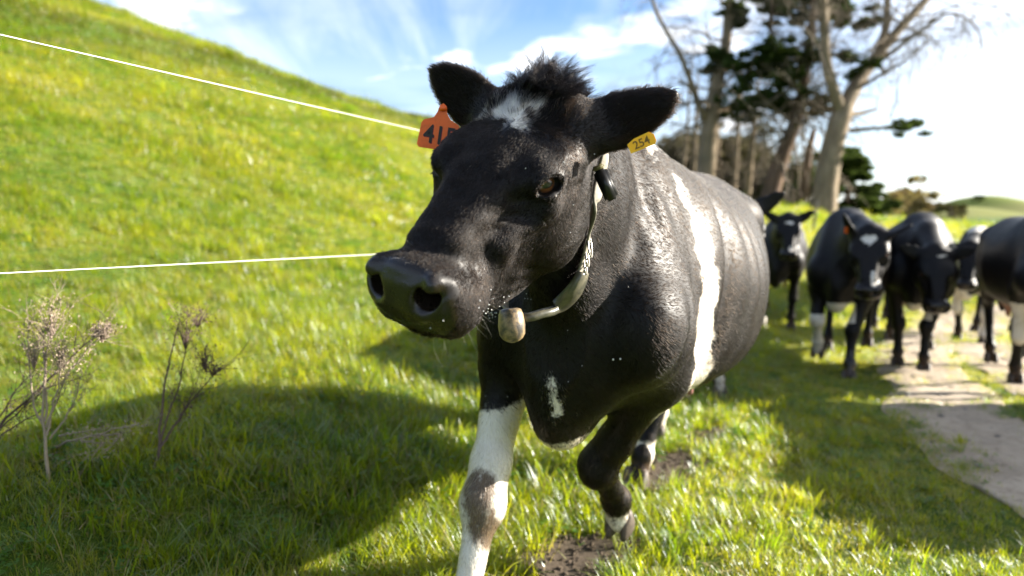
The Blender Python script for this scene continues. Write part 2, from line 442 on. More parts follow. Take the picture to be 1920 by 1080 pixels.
# the farm track: two wheel ruts and a bare patch under the cow (sheets 4 mm above the turf)
PATH_C = [(2.75, .9), (2.38, 1.6), (2.22, 2.3), (2.24, 2.9), (2.40, 3.5), (2.88, 4.5), (3.65, 6.1), (4.65, 7.6), (5.6, 8.8), (7.0, 11.0)]
PATH_W = [.40, .42, .42, .40, .35, .30, .33, .36, .36, .34]
RUT_C = [(3.6, 2.2), (3.45, 3.4), (3.62, 4.4), (4.10, 5.5), (4.9, 7.0), (6.1, 8.7), (7.8, 10.8)]
RUT_W = [.24, .24, .25, .26, .30, .30, .30]
def ribbon_pts(Cn, W, n):
    Cn = np.array(Cn, float); s = np.concatenate([[0], np.cumsum(np.linalg.norm(np.diff(Cn, axis=0), axis=1))])
    q = np.linspace(0, s[-1], n)
    x = smooth_interp(q, s, Cn[:, 0]); y = smooth_interp(q, s, Cn[:, 1]); w = np.interp(q, s, W)
    return np.stack([x, y], 1), w
def build_track(name, Cn, W, mat, n=620, m=22):
    P, w = ribbon_pts(Cn, W, n); d = np.gradient(P, axis=0); d /= np.linalg.norm(d, axis=1)[:, None]; nn = np.stack([d[:, 1], -d[:, 0]], 1)
    V = []
    for k in range(m + 1):
        f = k / m * 2 - 1
        jit = 1 + .16 * (abs(f) == 1) * (wob(P[:, 0], P[:, 1], 3.1, 4 + f) + .7 * wob(P[:, 0], P[:, 1], 9, 2 + f))
        q = P + nn * (w * f * jit)[:, None]
        V.append(np.stack([q[:, 0], q[:, 1], ground_z(q[:, 0], q[:, 1]) + .004 + (1 - f ** 4) * (.010 + .007 * wob(q[:, 0], q[:, 1], 13, 2) + .006 * np.maximum(wob(q[:, 0], q[:, 1], 27, 5), -.3))], 1))
    V = np.stack(V, 1).reshape(-1, 3); i, j = np.meshgrid(np.arange(n - 1), np.arange(m), indexing='ij'); k = m + 1
    Q = np.stack([i * k + j, i * k + j + 1, (i + 1) * k + j + 1, (i + 1) * k + j], -1).reshape(-1, 4)
    return tag(np_mesh(name, V, Q, mat), kind='structure')
M_TRACK = soil_material('track', (.33, .265, .195), (.45, .375, .285), (.17, .13, .09))
M_SOIL = soil_material('soil', (.070, .052, .036), (.115, .088, .062), (.035, .026, .018), 1.6)
build_track('farm_track', PATH_C, PATH_W, M_TRACK); build_track('farm_track', RUT_C, RUT_W, M_TRACK)
DIRT = [((.05, 1.76), .27, .13, .55), ((.20, 2.02), .22, .13, .6), ((-.02, 1.48), .24, .12, .2), ((.62, 2.72), .30, .13, .9), ((.95, 3.2), .26, .11, .9)]
def build_dirt():
    for (cx, cy), a, b, ang in DIRT:
        n, m = 48, 6; V = [[cx, cy, gz(cx, cy) + .006]]
        for k in range(1, m + 1):
            for i in range(n):
                t = 2 * math.pi * i / n; rr = k / m * (1 + .14 * math.sin(3 * t + cx * 9) + .09 * math.sin(7 * t + cy * 5) + .06 * math.sin(13 * t))
                x, y = a * rr * math.cos(t), b * rr * math.sin(t); c, s = math.cos(ang), math.sin(ang); X, Y = cx + x * c - y * s, cy + x * s + y * c
                V.append([X, Y, gz(X, Y) + .004 + .002 * (k < m)])
        bm = bmesh.new(); vs_ = [bm.verts.new(v) for v in V]
        for i in range(n):
            bm.faces.new((vs_[0], vs_[1 + i], vs_[1 + (i + 1) % n]))
            for k in range(m - 1): bm.faces.new((vs_[1 + k * n + i], vs_[1 + (k + 1) * n + i], vs_[1 + (k + 1) * n + (i + 1) % n], vs_[1 + k * n + (i + 1) % n]))
        tag(mesh_obj('bare_ground', bm, M_SOIL), kind='structure')
build_dirt()

_TP, _TW = ribbon_pts(PATH_C, PATH_W, 160); _RP, _RW = ribbon_pts(RUT_C, RUT_W, 120)
# far hills
def far_hill(name, px0, px1, depth, prof, mat, thick=160):
    """a hill whose crest passes through the given heights (metres) along its length"""
    n = 60; m = 14; V = []
    for i in range(n + 1):
        f = i / n; px = px0 + (px1 - px0) * f; x = (px - 960) / FPX * depth
        h = np.interp(f, [p[0] for p in prof], [p[1] for p in prof]) if False else smooth_interp(np.array([f]), np.array([p[0] for p in prof]), np.array([p[1] for p in prof]))[0]
        for j in range(m + 1):
            g = j / m * 2 - 1; y = depth + g * thick * .5; zz = -1.5 + (h + 1.5) * (1 - sstep(0, 1, abs(g))) + .012 * depth * .3 * wob(x, y, .03, 2) * (1 - abs(g))
            V.append((x, y, zz))
    k = m + 1; Q = [[i * k + j, (i + 1) * k + j, (i + 1) * k + j + 1, i * k + j + 1] for i in range(n) for j in range(m)]
    return tag(np_mesh(name, np.array(V), np.array(Q), mat), kind='structure')
def hill_material(name, a, b, c):
    m = Nodes(name); tc = m.n('TexCoord').outputs['Object']
    col = m.mix(m.mr(m.noise(.02, 6, .65, tc), .4, .62), a, b); col = m.mix(m.mr(m.noise(.12, 6, .7, tc), .55, .72), col, c)
    m.l(col, m.b.inputs['Base Color']); m.b.inputs['Roughness'].default_value = .95; m.b.inputs['Specular IOR Level'].default_value = .1; return m.m
M_HILL = hill_material('hill', (.16, .20, .035), (.19, .18, .06), (.11, .12, .04)); M_HILL2 = hill_material('scrub_hill', (.12, .125, .055), (.15, .16, .04), (.09, .10, .045))
far_hill('far_hill', 1700, 2500, 330, [(0, 1), (.08, 5.5), (.17, 11.0), (.22, 8.0), (.30, 5.5), (.45, 7), (.7, 9), (1, 3)], M_HILL)
far_hill('far_hill', 1560, 1900, 250, [(0, 0.5), (.3, 3.0), (.55, 4.2), (.8, 3.4), (1, .5)], M_HILL2, 90)
far_hill('far_hill', 300, 1500, 330, [(0, 60), (.30, 52), (.42, 48), (.6, 30), (.8, 14), (1, 2)], M_HILL2, 260)
# ------------------------------------------------------------------ trees and shrubs
class Sticks:
    """collects tapered tubes and leaf faces, then links them as one mesh"""
    def __init__(self, seed): self.V = []; self.Q = []; self.r = np.random.default_rng(seed); self.n = 0
    def tube(self, P, R, k=6):
        P = np.asarray(P, float); n = len(P); d = np.gradient(P, axis=0); d /= np.maximum(np.linalg.norm(d, axis=1), 1e-9)[:, None]
        a = np.cross(d, np.where(np.abs(d[:, 2:3]) < .9, [[0, 0, 1.]], [[1., 0, 0]])); a /= np.maximum(np.linalg.norm(a, axis=1), 1e-9)[:, None]; b = np.cross(d, a)
        t = np.arange(k) / k * 2 * np.pi
        v = P[:, None] + (a[:, None] * np.cos(t)[None, :, None] + b[:, None] * np.sin(t)[None, :, None]) * np.asarray(R, float)[:, None, None]
        i, j = np.meshgrid(np.arange(n - 1), np.arange(k), indexing='ij'); j2 = (j + 1) % k
        self.Q.append(np.stack([i * k + j, i * k + j2, (i + 1) * k + j2, (i + 1) * k + j], -1).reshape(-1, 4) + self.n); self.V.append(v.reshape(-1, 3)); self.n += n * k
    def leaves(self, Cn, size, flat=.5):
        Cn = np.asarray(Cn, float); n = len(Cn); a = self.r.normal(0, 1, (n, 3)); a[:, 2] *= flat; a /= np.linalg.norm(a, axis=1)[:, None]
        b = np.cross(a, self.r.normal(0, 1, (n, 3))); b /= np.maximum(np.linalg.norm(b, axis=1), 1e-9)[:, None]
        s = size * self.r.uniform(.5, 1.3, n)[:, None]
        v = np.stack([Cn - a * s, Cn - b * s * .45, Cn + a * s, Cn + b * s * .45], 1).reshape(-1, 3)
        self.Q.append(np.arange(4 * n).reshape(n, 4) + self.n); self.V.append(v); self.n += 4 * n
    def twig(self, p, d, L, r, depth, droop=0., kids=4, k=5, curl=.25, spread=.8):
        n = 6; P = [np.array(p, float)]; d = np.array(d, float); d /= np.linalg.norm(d)
        for i in range(n - 1):
            d = d + self.r.normal(0, curl / 2, 3) + np.array((0, 0, -droop * (i + 1) / n)); d /= np.linalg.norm(d); P.append(P[-1] + d * L / (n - 1))
        P = np.array(P); self.tube(P, r * np.linspace(1, .35, n), k)
        if depth > 0:
            for q in range(kids):
                f = self.r.uniform(.25, 1.); i = min(int(f * (n - 1)), n - 2); w = f * (n - 1) - i; b = P[i] * (1 - w) + P[i + 1] * w; e = P[i + 1] - P[i]; e /= np.linalg.norm(e)
                self.twig(b, e + self.r.normal(0, spread, 3) * .8, L * self.r.uniform(.4, .7), r * .5, depth - 1, droop * 1.3, kids, max(3, k - 1), curl, spread)
    def build(self, name, mat, parent=None, smooth=True):
        return np_mesh(name, np.concatenate(self.V), np.concatenate(self.Q), mat, parent, smooth)
def bark_material(name, a, b, c):
    m = Nodes(name); tc = m.n('TexCoord').outputs['Object']; mp = m.n('Mapping'); mp.inputs['Scale'].default_value = (1, 1, .22); m.l(tc, mp.inputs[0])
    n1 = m.noise(5, 6, .7, mp.outputs[0]); n2 = m.noise(.8, 4, .6, tc)
    col = m.mix(m.mr(n1, .35, .65), a, b); col = m.mix(m.mr(n2, .45, .7, 0, .8), col, c)
    m.l(col, m.b.inputs['Base Color']); m.b.inputs['Roughness'].default_value = .85; m.b.inputs['Specular IOR Level'].default_value = .2
    m.bump(n1, .8, .06); return m.m
def leaf_material(name, a, b, t):
    m = Nodes(name); m.N.remove(m.b); geo = m.n('NewGeometry'); n = m.mr(m.noise(1.6, 4, .6, geo.outputs['Position']), .35, .65); r = geo.outputs['Random Per Island']
    f = m.math('MULTIPLY', m.math('ADD', n, r), .5); d = m.n('BsdfDiffuse'); m.l(m.mix(f, a, b), d.inputs[0]); tr = m.n('BsdfTranslucent'); m.l(m.mix(f, t, b), tr.inputs[0])
    mx = m.n('MixShader'); mx.inputs[0].default_value = .3; m.l(d.outputs[0], mx.inputs[1]); m.l(tr.outputs[0], mx.inputs[2]); m.l(mx.outputs[0], m.out.inputs[0]); return m.m
M_PALE = bark_material('pale_bark', (.17, .125, .08), (.29, .225, .15), (.11, .10, .065)); M_BROWN = bark_material('brown_bark', (.09, .058, .04), (.20, .13, .085), (.06, .045, .032))
M_TWIG = bark_material('twig_bark', (.15, .12, .085), (.22, .18, .13), (.10, .085, .06))
M_DARK = leaf_material('dark_needles', (.020, .038, .012), (.060, .082, .022), (.07, .11, .018))
M_OLIVE = leaf_material('olive_leaf', (.050, .045, .018), (.095, .085, .035), (.08, .08, .02)); M_BRONZE = leaf_material('bronze_leaf', (.20, .13, .075), (.26, .21, .08), (.22, .19, .05))

def limb(S, pts, k=10, side=None):
    """a limb through (pixel x, pixel y, distance, radius in pixels); returns the points in the world"""
    P = np.array([at(x, y, z) for x, y, z, r in pts]); R = np.array([r * .76 / FPX * z for x, y, z, r in pts]); n = max(8, 5 * len(pts))
    s = np.concatenate([[0], np.cumsum(np.linalg.norm(np.diff(P, axis=0), axis=1))]); q = np.linspace(0, s[-1], n)
    W = np.stack([smooth_interp(q, s, P[:, i]) for i in range(3)], 1); Rr = np.interp(q, s, R); S.tube(W, Rr, k); return W, Rr
def twigs_along(S, W, R, n, L, depth=2, lo=.3, droop=.1, kids=4, up=.3, out=1.):
    for i in range(n):
        j = S.r.integers(int(lo * (len(W) - 1)), len(W)); d = S.r.normal(0, 1, 3) * out + np.array((0, 0, up)); S.twig(W[j], d, L * S.r.uniform(.5, 1.2), max(R[j] * .22, .012), depth, droop, kids)
def blob(S, px, py, z, rx, ry, n, size, flat=.5, sub=9):
    c = at(px, py, z); r = np.array((rx / FPX * z, rx / FPX * z, ry / FPX * z)); sub = max(sub, n // 60); cs = S.r.normal(0, .55, (sub, 3)) * r; out = []
    for q in cs: out.append(c + q + S.r.normal(0, 1, (n // sub, 3)) * r * S.r.uniform(.10, .22) * (1.3, 1.3, .8))
    S.leaves(np.concatenate(out), size, flat)
def tree(name, label, base, trunk, trunk_mat, crown=None, crown_mat=None, group='trees and scrub at the edge of the paddock', cat='tree', crown_name='crown'):
    e = bpy.data.objects.new(name, None); C.objects.link(e); e.location = Vector((base[0], base[1], gz(base[0], base[1]))); tag(e, label, cat, group); bpy.context.view_layer.update() if False else None
    for S, nm, m in ((trunk, 'trunk', trunk_mat), (crown, crown_name, crown_mat)):
        if S is None or not S.V: continue
        o = S.build(nm, m); o.parent = e; o.location = -e.location
        if nm == crown_name and crown_name != 'branches': o['kind'] = 'stuff'
    return e

Z1 = 24.
T = Sticks(1); B = Sticks(101)
W, R = limb(T, [(1542, 420, Z1, 34), (1548, 350, Z1, 29), (1560, 280, Z1, 26), (1576, 222, Z1, 25), (1585, 195, Z1, 19)], 14)
W, R = limb(T, [(1578, 222, Z1, 18), (1600, 170, Z1 + .5, 17), (1640, 110, Z1 + 1, 14), (1690, 50, Z1 + 1.2, 11), (1740, -5, Z1 + 1.5, 9), (1800, -90, Z1 + 2, 6)]); twigs_along(B, W, R, 26, 2.2, 2, .35)
W, R = limb(T, [(1640, 112, Z1 + 1, 11), (1660, 55, Z1 + 1.2, 9), (1664, -5, Z1 + 1.5, 8), (1668, -90, Z1 + 1.5, 5)]); twigs_along(B, W, R, 16, 2, 2, .3)
W, R = limb(T, [(1578, 218, Z1, 15), (1562, 165, Z1 - .3, 13), (1548, 110, Z1 - .5, 12), (1545, 40, Z1 - .5, 11), (1540, -40, Z1 - .5, 9), (1530, -120, Z1, 6)]); twigs_along(B, W, R, 26, 2., 2, .25)
W, R = limb(T, [(1580, 215, Z1, 9), (1610, 213, Z1 + .3, 6), (1645, 204, Z1 + .5, 3)])
W, R = limb(T, [(1632, 128, Z1 + .8, 6), (1680, 92, Z1 - .2, 5), (1730, 55, Z1 - .8, 4), (1780, 25, Z1 - 1.2, 3), (1825, 45, Z1 - 1.4, 2.3), (1845, 90, Z1 - 1.5, 1.6)]); twigs_along(B, W, R, 26, 1.4, 2, .3, .35, 5, -.5)
W, R = limb(T, [(1610, 165, Z1 + .4, 5), (1660, 135, Z1 - .3, 4), (1700, 112, Z1 - .5, 2.5), (1745, 70, Z1 - .6, 1.5)]); twigs_along(B, W, R, 12, 1.3, 2, .3, .2)
W, R = limb(T, [(1592, 245, Z1, 6), (1650, 240, Z1 - .4, 4.4), (1700, 240, Z1 - .5, 3)])
K = Sticks(201); blob(K, 1702, 237, Z1 - .5, 26, 12, 520, .14); blob(K, 1598, 122, Z1 + .4, 24, 22, 460, .14)
t1 = tree('bare_tree', 'tall pale-barked tree forking into three bare limbs, one hanging twigs over the paddock', at(1542, 420, Z1), T, M_PALE, K, M_DARK)
o = B.build('branches', M_TWIG); o.parent = t1; o.location = -t1.location

Z2 = 27.
T = Sticks(2); B = Sticks(102); K = Sticks(202)
W, R = limb(T, [(1322, 400, Z2, 24), (1326, 300, Z2, 22), (1334, 215, Z2, 21), (1346, 150, Z2, 16), (1360, 90, Z2, 13), (1366, 20, Z2, 11), (1372, -60, Z2, 8)], 12); twigs_along(B, W, R, 26, 2., 2, .4)
W, R = limb(T, [(1328, 232, Z2, 12), (1312, 200, Z2 - .3, 8), (1294, 150, Z2 - .6, 7), (1276, 105, Z2 - .8, 6), (1250, 60, Z2 - 1, 5), (1228, 15, Z2 - 1, 4.5), (1215, -50, Z2 - 1, 3)]); twigs_along(B, W, R, 24, 1.9, 2, .4, .25, 4, -.2)
W, R = limb(T, [(1338, 215, Z2, 9), (1366, 205, Z2 + .2, 7), (1398, 150, Z2 + .4, 5), (1420, 90, Z2 + .4, 3)]); twigs_along(B, W, R, 16, 1.6, 2, .3)
for q in ((1352, 118, 26, 20), (1372, 18, 24, 12), (1332, 132, 12, 9), (1384, 40, 12, 8)): blob(K, q[0], q[1], Z2, q[2], q[3], 1000, .15)
t2 = tree('bare_tree', 'grey forked tree with a long bare limb leaning towards the cow and dark green tufts', at(1322, 400, Z2), T, M_PALE, K, M_DARK)
o = B.build('branches', M_TWIG); o.parent = t2; o.location = -t2.location

Z3 = 25.5
T = Sticks(3); B = Sticks(103); K = Sticks(203)
W, R = limb(T, [(1436, 420, Z3, 27), (1448, 350, Z3, 22), (1468, 290, Z3, 19), (1492, 225, Z3, 15), (1508, 150, Z3, 12), (1520, 70, Z3, 10), (1528, -20, Z3, 8)], 12); twigs_along(B, W, R, 64, 2.6, 2, .3, .12, 4, 0)
W, R = limb(T, [(1490, 232, Z3, 8), (1470, 190, Z3 + .3, 7), (1452, 130, Z3 + .5, 6), (1446, 60, Z3 + .6, 5), (1450, -30, Z3, 4)]); twigs_along(B, W, R, 44, 2.2, 2, .2)
for q in ((1405, 170, 34, 26), (1440, 130, 40, 22), (1392, 210, 22, 18), (1470, 150, 34, 24), (1505, 100, 26, 22), (1420, 110, 28, 15), (1480, 200, 26, 14), (1440, 190, 24, 14), (1546, 195, 16, 14), (1460, 95, 24, 14)): blob(K, q[0], q[1], Z3 + RNG.normal(0, .6), q[2] * 1.1, q[3] * 1.1, 800, .15)
for q in ((1450, 15, 40, 20), (1500, 20, 30, 18), (1590, 25, 40, 16), (1620, 45, 24, 12), (1480, -10, 50, 14), (1565, 5, 26, 14)): blob(K, q[0], q[1], Z3 + 1, q[2], q[3], 560, .16)
t3 = tree('conifer', 'brown-trunked leaning conifer with ragged dark green clumps between the two pale trees', at(1436, 420, Z3), T, M_BROWN, K, M_DARK)
o = B.build('branches', M_TWIG); o.parent = t3; o.location = -t3.location

T = Sticks(4); W, R = limb(T, [(1505, 420, 29, 14), (1510, 340, 29, 12), (1517, 280, 29, 9), (1526, 245, 29, 6), (1528, 238, 29, 2)], 9)
tree('dead_tree', 'broken brown snag standing between the conifer and the pale forked tree', at(1505, 420, 29), T, M_BROWN)
for i, (px, top, lean, r, z, lab) in enumerate(((1268, 150, 26, 5, 30, 'thin pale trunk just above the white withers patch'), (1296, 205, 10, 7, 31, 'slim pale trunk beside the grey forked tree'), (1372, 190, 14, 8, 30, 'pale straight trunk behind the dark tufts of the grey forked tree'), (1398, 215, 18, 9, 28, 'stout pale trunk next to the brown conifer'), (1352, 230, -6, 5, 32, 'thinnest pale trunk between the grey forked tree and the conifer'))):
    T = Sticks(20 + i); B = Sticks(120 + i); W, R = limb(T, [(px, 425, z, r), (px + lean * .35, 340, z, r * .9), (px + lean * .7, 270, z, r * .75), (px + lean, top, z, r * .5), (px + lean * 1.3, top - 70, z, r * .25)], 8); twigs_along(B, W, R, 22, 2.2, 2, .3, .15, 4, 0)
    e = tree('slender_tree', lab, at(px, 425, z), T, M_PALE, B, M_TWIG, crown_name='branches')
# scrub under the trees
for i, (px, py, z, rx, ry, m, lab) in enumerate(((1262, 290, 34, 34, 30, M_OLIVE, 'olive brown bush seen just over the cow\'s withers'), (1318, 285, 35, 40, 34, M_OLIVE, 'brown tangled bush around the foot of the grey forked tree'), (1392, 290, 34, 44, 40, M_OLIVE, 'tall brown thicket behind the stout pale trunk'), (1415, 345, 33, 40, 34, M_DARK, 'dark green bush low behind the brown conifer'), (1490, 350, 33, 40, 36, M_DARK, 'dark green bush behind the broken snag'))):
    T = Sticks(50 + i); K = Sticks(150 + i); c = at(px, py + ry, z); c[2] = gz(c[0], c[1])
    for q in range(14): T.twig(c + T.r.normal(0, .5, 3) * (1, 1, 0), T.r.normal(0, .5, 3) + np.array((0, 0, 1.2)), (ry * 1.6) / FPX * z + 1.0, .05, 2, 0, 5)
    blob(K, px, py + 8, z, rx * 1.25, ry * 1.15, 2600 if m is M_OLIVE else 4200, .19, .7, 16)
    tree('shrub', lab, c, T, M_TWIG, K, m, cat='shrub', crown_name='foliage')
T = Sticks(60); K = Sticks(160); Zc = 30.
W, R = limb(T, [(1592, 415, Zc, 7), (1590, 340, Zc, 5), (1588, 290, Zc, 2)])
for i in range(26):
    f = i / 25; y = 285 + 118 * f; wd = 14 + 52 * f ** .8; sx = RNG.uniform(-1, 1); blob(K, 1592 + sx * wd + 6 * f, y + RNG.normal(0, 4), Zc + RNG.normal(0, .7), 16 + 8 * f, 8, 520, .2, .25, 5)
tree('conifer', 'spreading dark green conifer low behind the pale forked tree', at(1592, 415, Zc), T, M_BROWN, K, M_DARK)
for i, (px, py, z, h, w, lf, lab) in enumerate(((1668, 408, 46, 50, 26, 500, 'thin bronze shrub nearest to the dark conifer across the paddock'), (1702, 408, 50, 68, 34, 700, 'tallest pale twiggy shrub at the far side of the paddock'), (1722, 412, 44, 40, 24, 460, 'reddish twiggy shrub at the far side of the paddock'), (1778, 414, 60, 42, 20, 420, 'greenish thin tree at the foot of the far hill'), (1798, 414, 62, 36, 16, 360, 'small thin tree close to the foot of the far hill'))):
    T = Sticks(70 + i); K = Sticks(170 + i); c = at(px, py, z); c[2] = gz(c[0], c[1])
    for q in range(5): T.twig(c, T.r.normal(0, .35, 3) + np.array((0, 0, 1.1)), h / FPX * z * .8, .06, 3, 0, 4, 4)
    blob(K, px, py - h * .55, z, w, h * .42, lf, .26, .8, 12); tree('shrub', lab, c, T, M_TWIG, K, M_BRONZE if i < 3 else M_OLIVE, cat='shrub', crown_name='foliage')
T = Sticks(80); B = Sticks(180)
for q, px in enumerate((1118, 1138, 1150)): W, R = limb(T, [(px, 330, 60, 3), (px + 2, 250, 60, 2.4), (px + 6, 200, 60, 1.2)], 6); twigs_along(B, W, R, 26, 3.2, 2, .3, .0, 5, .5)
tree('bare_tree', 'faint grey leafless tree seen between the cow\'s ears and the long bare limb', at(1130, 330, 60), T, M_TWIG, B, M_TWIG, crown_name='branches')
K = Sticks(90); T = Sticks(190); W, R = limb(T, [(1832, 388, 318, 1.2), (1832, 372, 318, .6)], 6); blob(K, 1832, 371, 318, 9, 4, 500, .5, .8, 8)
tree('hilltop_tree', 'small dark tree on the top of the far hill', at(1832, 388, 318), T, M_BROWN, K, M_DARK)
# ------------------------------------------------------------------ the cow
def ear_shape(F, base, vec, nrm):
    """leaf-shaped ear: base, vector to the tip and the way its hollow side faces (head frame)"""
    return F.leaf(base, vec, nrm, [-.12, .1, .3, .5, .7, .86, .96, 1.02], [.030, .044, .051, .048, .040, .030, .021, .010], [.030, .026, .017, .012, .010, .009, .008, .007], .014, k=.022)

EYE_TILT = .12
def eye_frame(s):
    n = np.array((.44, s * .86, .22)); return np.array((.163, s * .101, -.046)), n / np.linalg.norm(n)

def head_shape(F, ears, detail):
    xs = [-.075, -.04, 0, .05, .10, .163, .22, .28, .34, .380, .412, .434, .447]
    top = [-.07, -.040, -.018, .002, .005, -.002, -.020, -.034, -.043, -.050, -.062, -.078, -.097]
    bot = [-.16, -.20, -.245, -.280, -.292, -.290, -.280, -.256, -.211, -.186, -.170, -.152, -.120]
    w06 = [.02, .045, .066, .082, .082, .068, .040, .030, .028, .030, .030, .026, .015]
    w22 = [.035, .070, .092, .108, .110, .102, .072, .054, .051, .057, .062, .056, .036]
    w50 = [.035, .068, .084, .096, .102, .098, .084, .074, .072, .077, .078, .068, .042]
    w86 = [.020, .038, .050, .060, .064, .060, .055, .053, .056, .062, .060, .048, .026]
    F.loft(xs, top, bot, [(.06, w06), (.22, w22), (.5, w50), (.87, w86)], k=.05, sharp=.92)
    F.ell((-.015, 0, -.032), (.05, .066, .045), k=.05)                      # poll
    for s in (1, -1):
        F.ell((.0, s * .075, -.045), (.045, .042, .048), k=.04)              # temple and ear root
        F.ell((.11, s * .080, -.165), (.078, .032, .090), k=.05)             # cheek muscle
        F.cone((.175, s * .093, -.078), (.27, s * .068, -.105), .015, .010, k=.04)
        F.cone((.03, s * .095, -.05), (.11, s * .102, -.055), .018, .016, k=.04)
        F.ell((.140, s * .094, -.034), (.042, .020, .018), rot=(0, .15, 0), k=.035)   # brow
        E, En = eye_frame(s)
        F.ell(E - En * .015, (.032, .022, .029), k=.032)                     # bulge of the eye
        F.ell((.168, s * .095, -.082), (.040, .018, .018), k=.03)            # under the eye
        F.ell((.388, s * .056, -.135), (.050, .030, .048), k=.03)            # upper lip
        F.ell((.408, s * .052, -.086), (.026, .028, .030), k=.03)           # nostril wing
        F.cone((.20, s * .042, -.036), (.33, s * .030, -.060), .016, .014, k=.04)
        M0, t0 = F.M, F.t; x1 = np.array((1., 0, EYE_TILT)); x1 -= En * (x1 @ En); x1 /= np.linalg.norm(x1)
        F.frame(M0 @ np.stack([x1, En, np.cross(x1, En)], 1), M0 @ E + t0)   # the eye's own axes
        F.ell((0, .010, 0), (.0225, .0130, .0146), k=.004, op='s')
        if detail:
            lid = lambda q: np.hypot(q[:, 0] / .0245, q[:, 2] / .0168)
            F.disp(lambda q: -.0036 * np.exp(-((lid(q) - 1.12) / .17) ** 2) * (q[:, 1] > -.03), (0, 0, 0), .05)
            F.disp(lambda q: (.0013 * np.exp(-((lid(q) - 1.66) / .13) ** 2)) * (q[:, 1] > -.03) * np.clip(q[:, 2] / .01 * s * 1. + .6, .25, 1), (0, 0, 0), .055)
        F.frame(M0, t0)
        # soft pit in front of the eye
        F.ell((.225, s * .106, -.060), (.03, .022, .022), k=.03, op='s')
    F.ell((.410, 0, -.100), (.042, .060, .058), k=.03)                       # muzzle pad
    F.ell((.378, 0, -.174), (.050, .048, .020), k=.03)                       # chin
    for s in (1, -1):
        # nostril: a comma rising outwards, its inner end round and deep
        F.chain([(.458, s * .047, -.079), (.425, s * .047, -.080), (.385, s * .042, -.09)], [.0175, .0175, .010], k=.010, op='s')
        F.chain([(.454, s * .054, -.073), (.436, s * .075, -.062), (.412, s * .088, -.067)], [.0150, .0120, .005], k=.012, op='s')
        F.ell((.4235, s * .0575, -.0560), (.0120, .0070, .0080), rot=(s * .4, 0, 0), k=.022)      # fold hanging into it
    if detail:
        # mouth slit and soft folds of the cheek
        F.disp(lambda q: .0085 * np.exp(-((q[:, 2] + .166 + .55 * np.maximum(q[:, 0] - .395, 0) + .28 * np.maximum(.37 - q[:, 0], 0)) / .0035) ** 2) * np.clip((q[:, 0] - .285) / .03, 0, 1), (.37, 0, -.16), .14)
        F.disp(lambda q: -.0022 * np.sin(95 * (q[:, 0] * .8 + q[:, 2] * .7) + 2 * np.sin(q[:, 0] * 30)) * np.clip((q[:, 0] - .23) / .05, 0, 1) * np.clip((.40 - q[:, 0]) / .05, 0, 1) * np.clip((-.08 - q[:, 2]) / .03, 0, 1), (.32, 0, -.14), .15)
        F.disp(lambda q: -.0012 * np.sin(160 * q[:, 2] + 25 * q[:, 0]) * np.clip(1 - np.abs(q[:, 0] - .20) / .05, 0, 1) * (q[:, 2] < -.06) * (q[:, 2] > -.14), (.20, 0, -.10), .09)
        F.disp(lambda q: -.0016 * np.sin(120 * (q[:, 2] - .5 * q[:, 0])) * np.clip((q[:, 0] - .37) / .03, 0, 1) * (q[:, 2] < -.03) * (np.abs(q[:, 1]) < .06) * np.clip((-.03 - q[:, 2]) / .01, 0, 1) * np.clip((q[:, 2] + .06) / .01, 0, 1), (.42, 0, -.05), .06)
        F.disp(lambda q: .0018 * np.exp(-(q[:, 1] / .004) ** 2) * np.clip((-.10 - q[:, 2]) / .02, 0, 1) * np.clip((q[:, 0] - .40) / .02, 0, 1), (.45, 0, -.13), .05)
    if detail:
        F.disp(lambda q: .0011 * np.sin(q[:, 0] * 71 + 3 * np.sin(q[:, 2] * 47)) * np.sin(q[:, 2] * 83 + q[:, 1] * 40 + 2 * np.sin(q[:, 0] * 39)) * (q[:, 0] < .38), (.2, 0, -.1), .3)
    for b, v, n in ears:
        ear_shape(F, b, v, n)

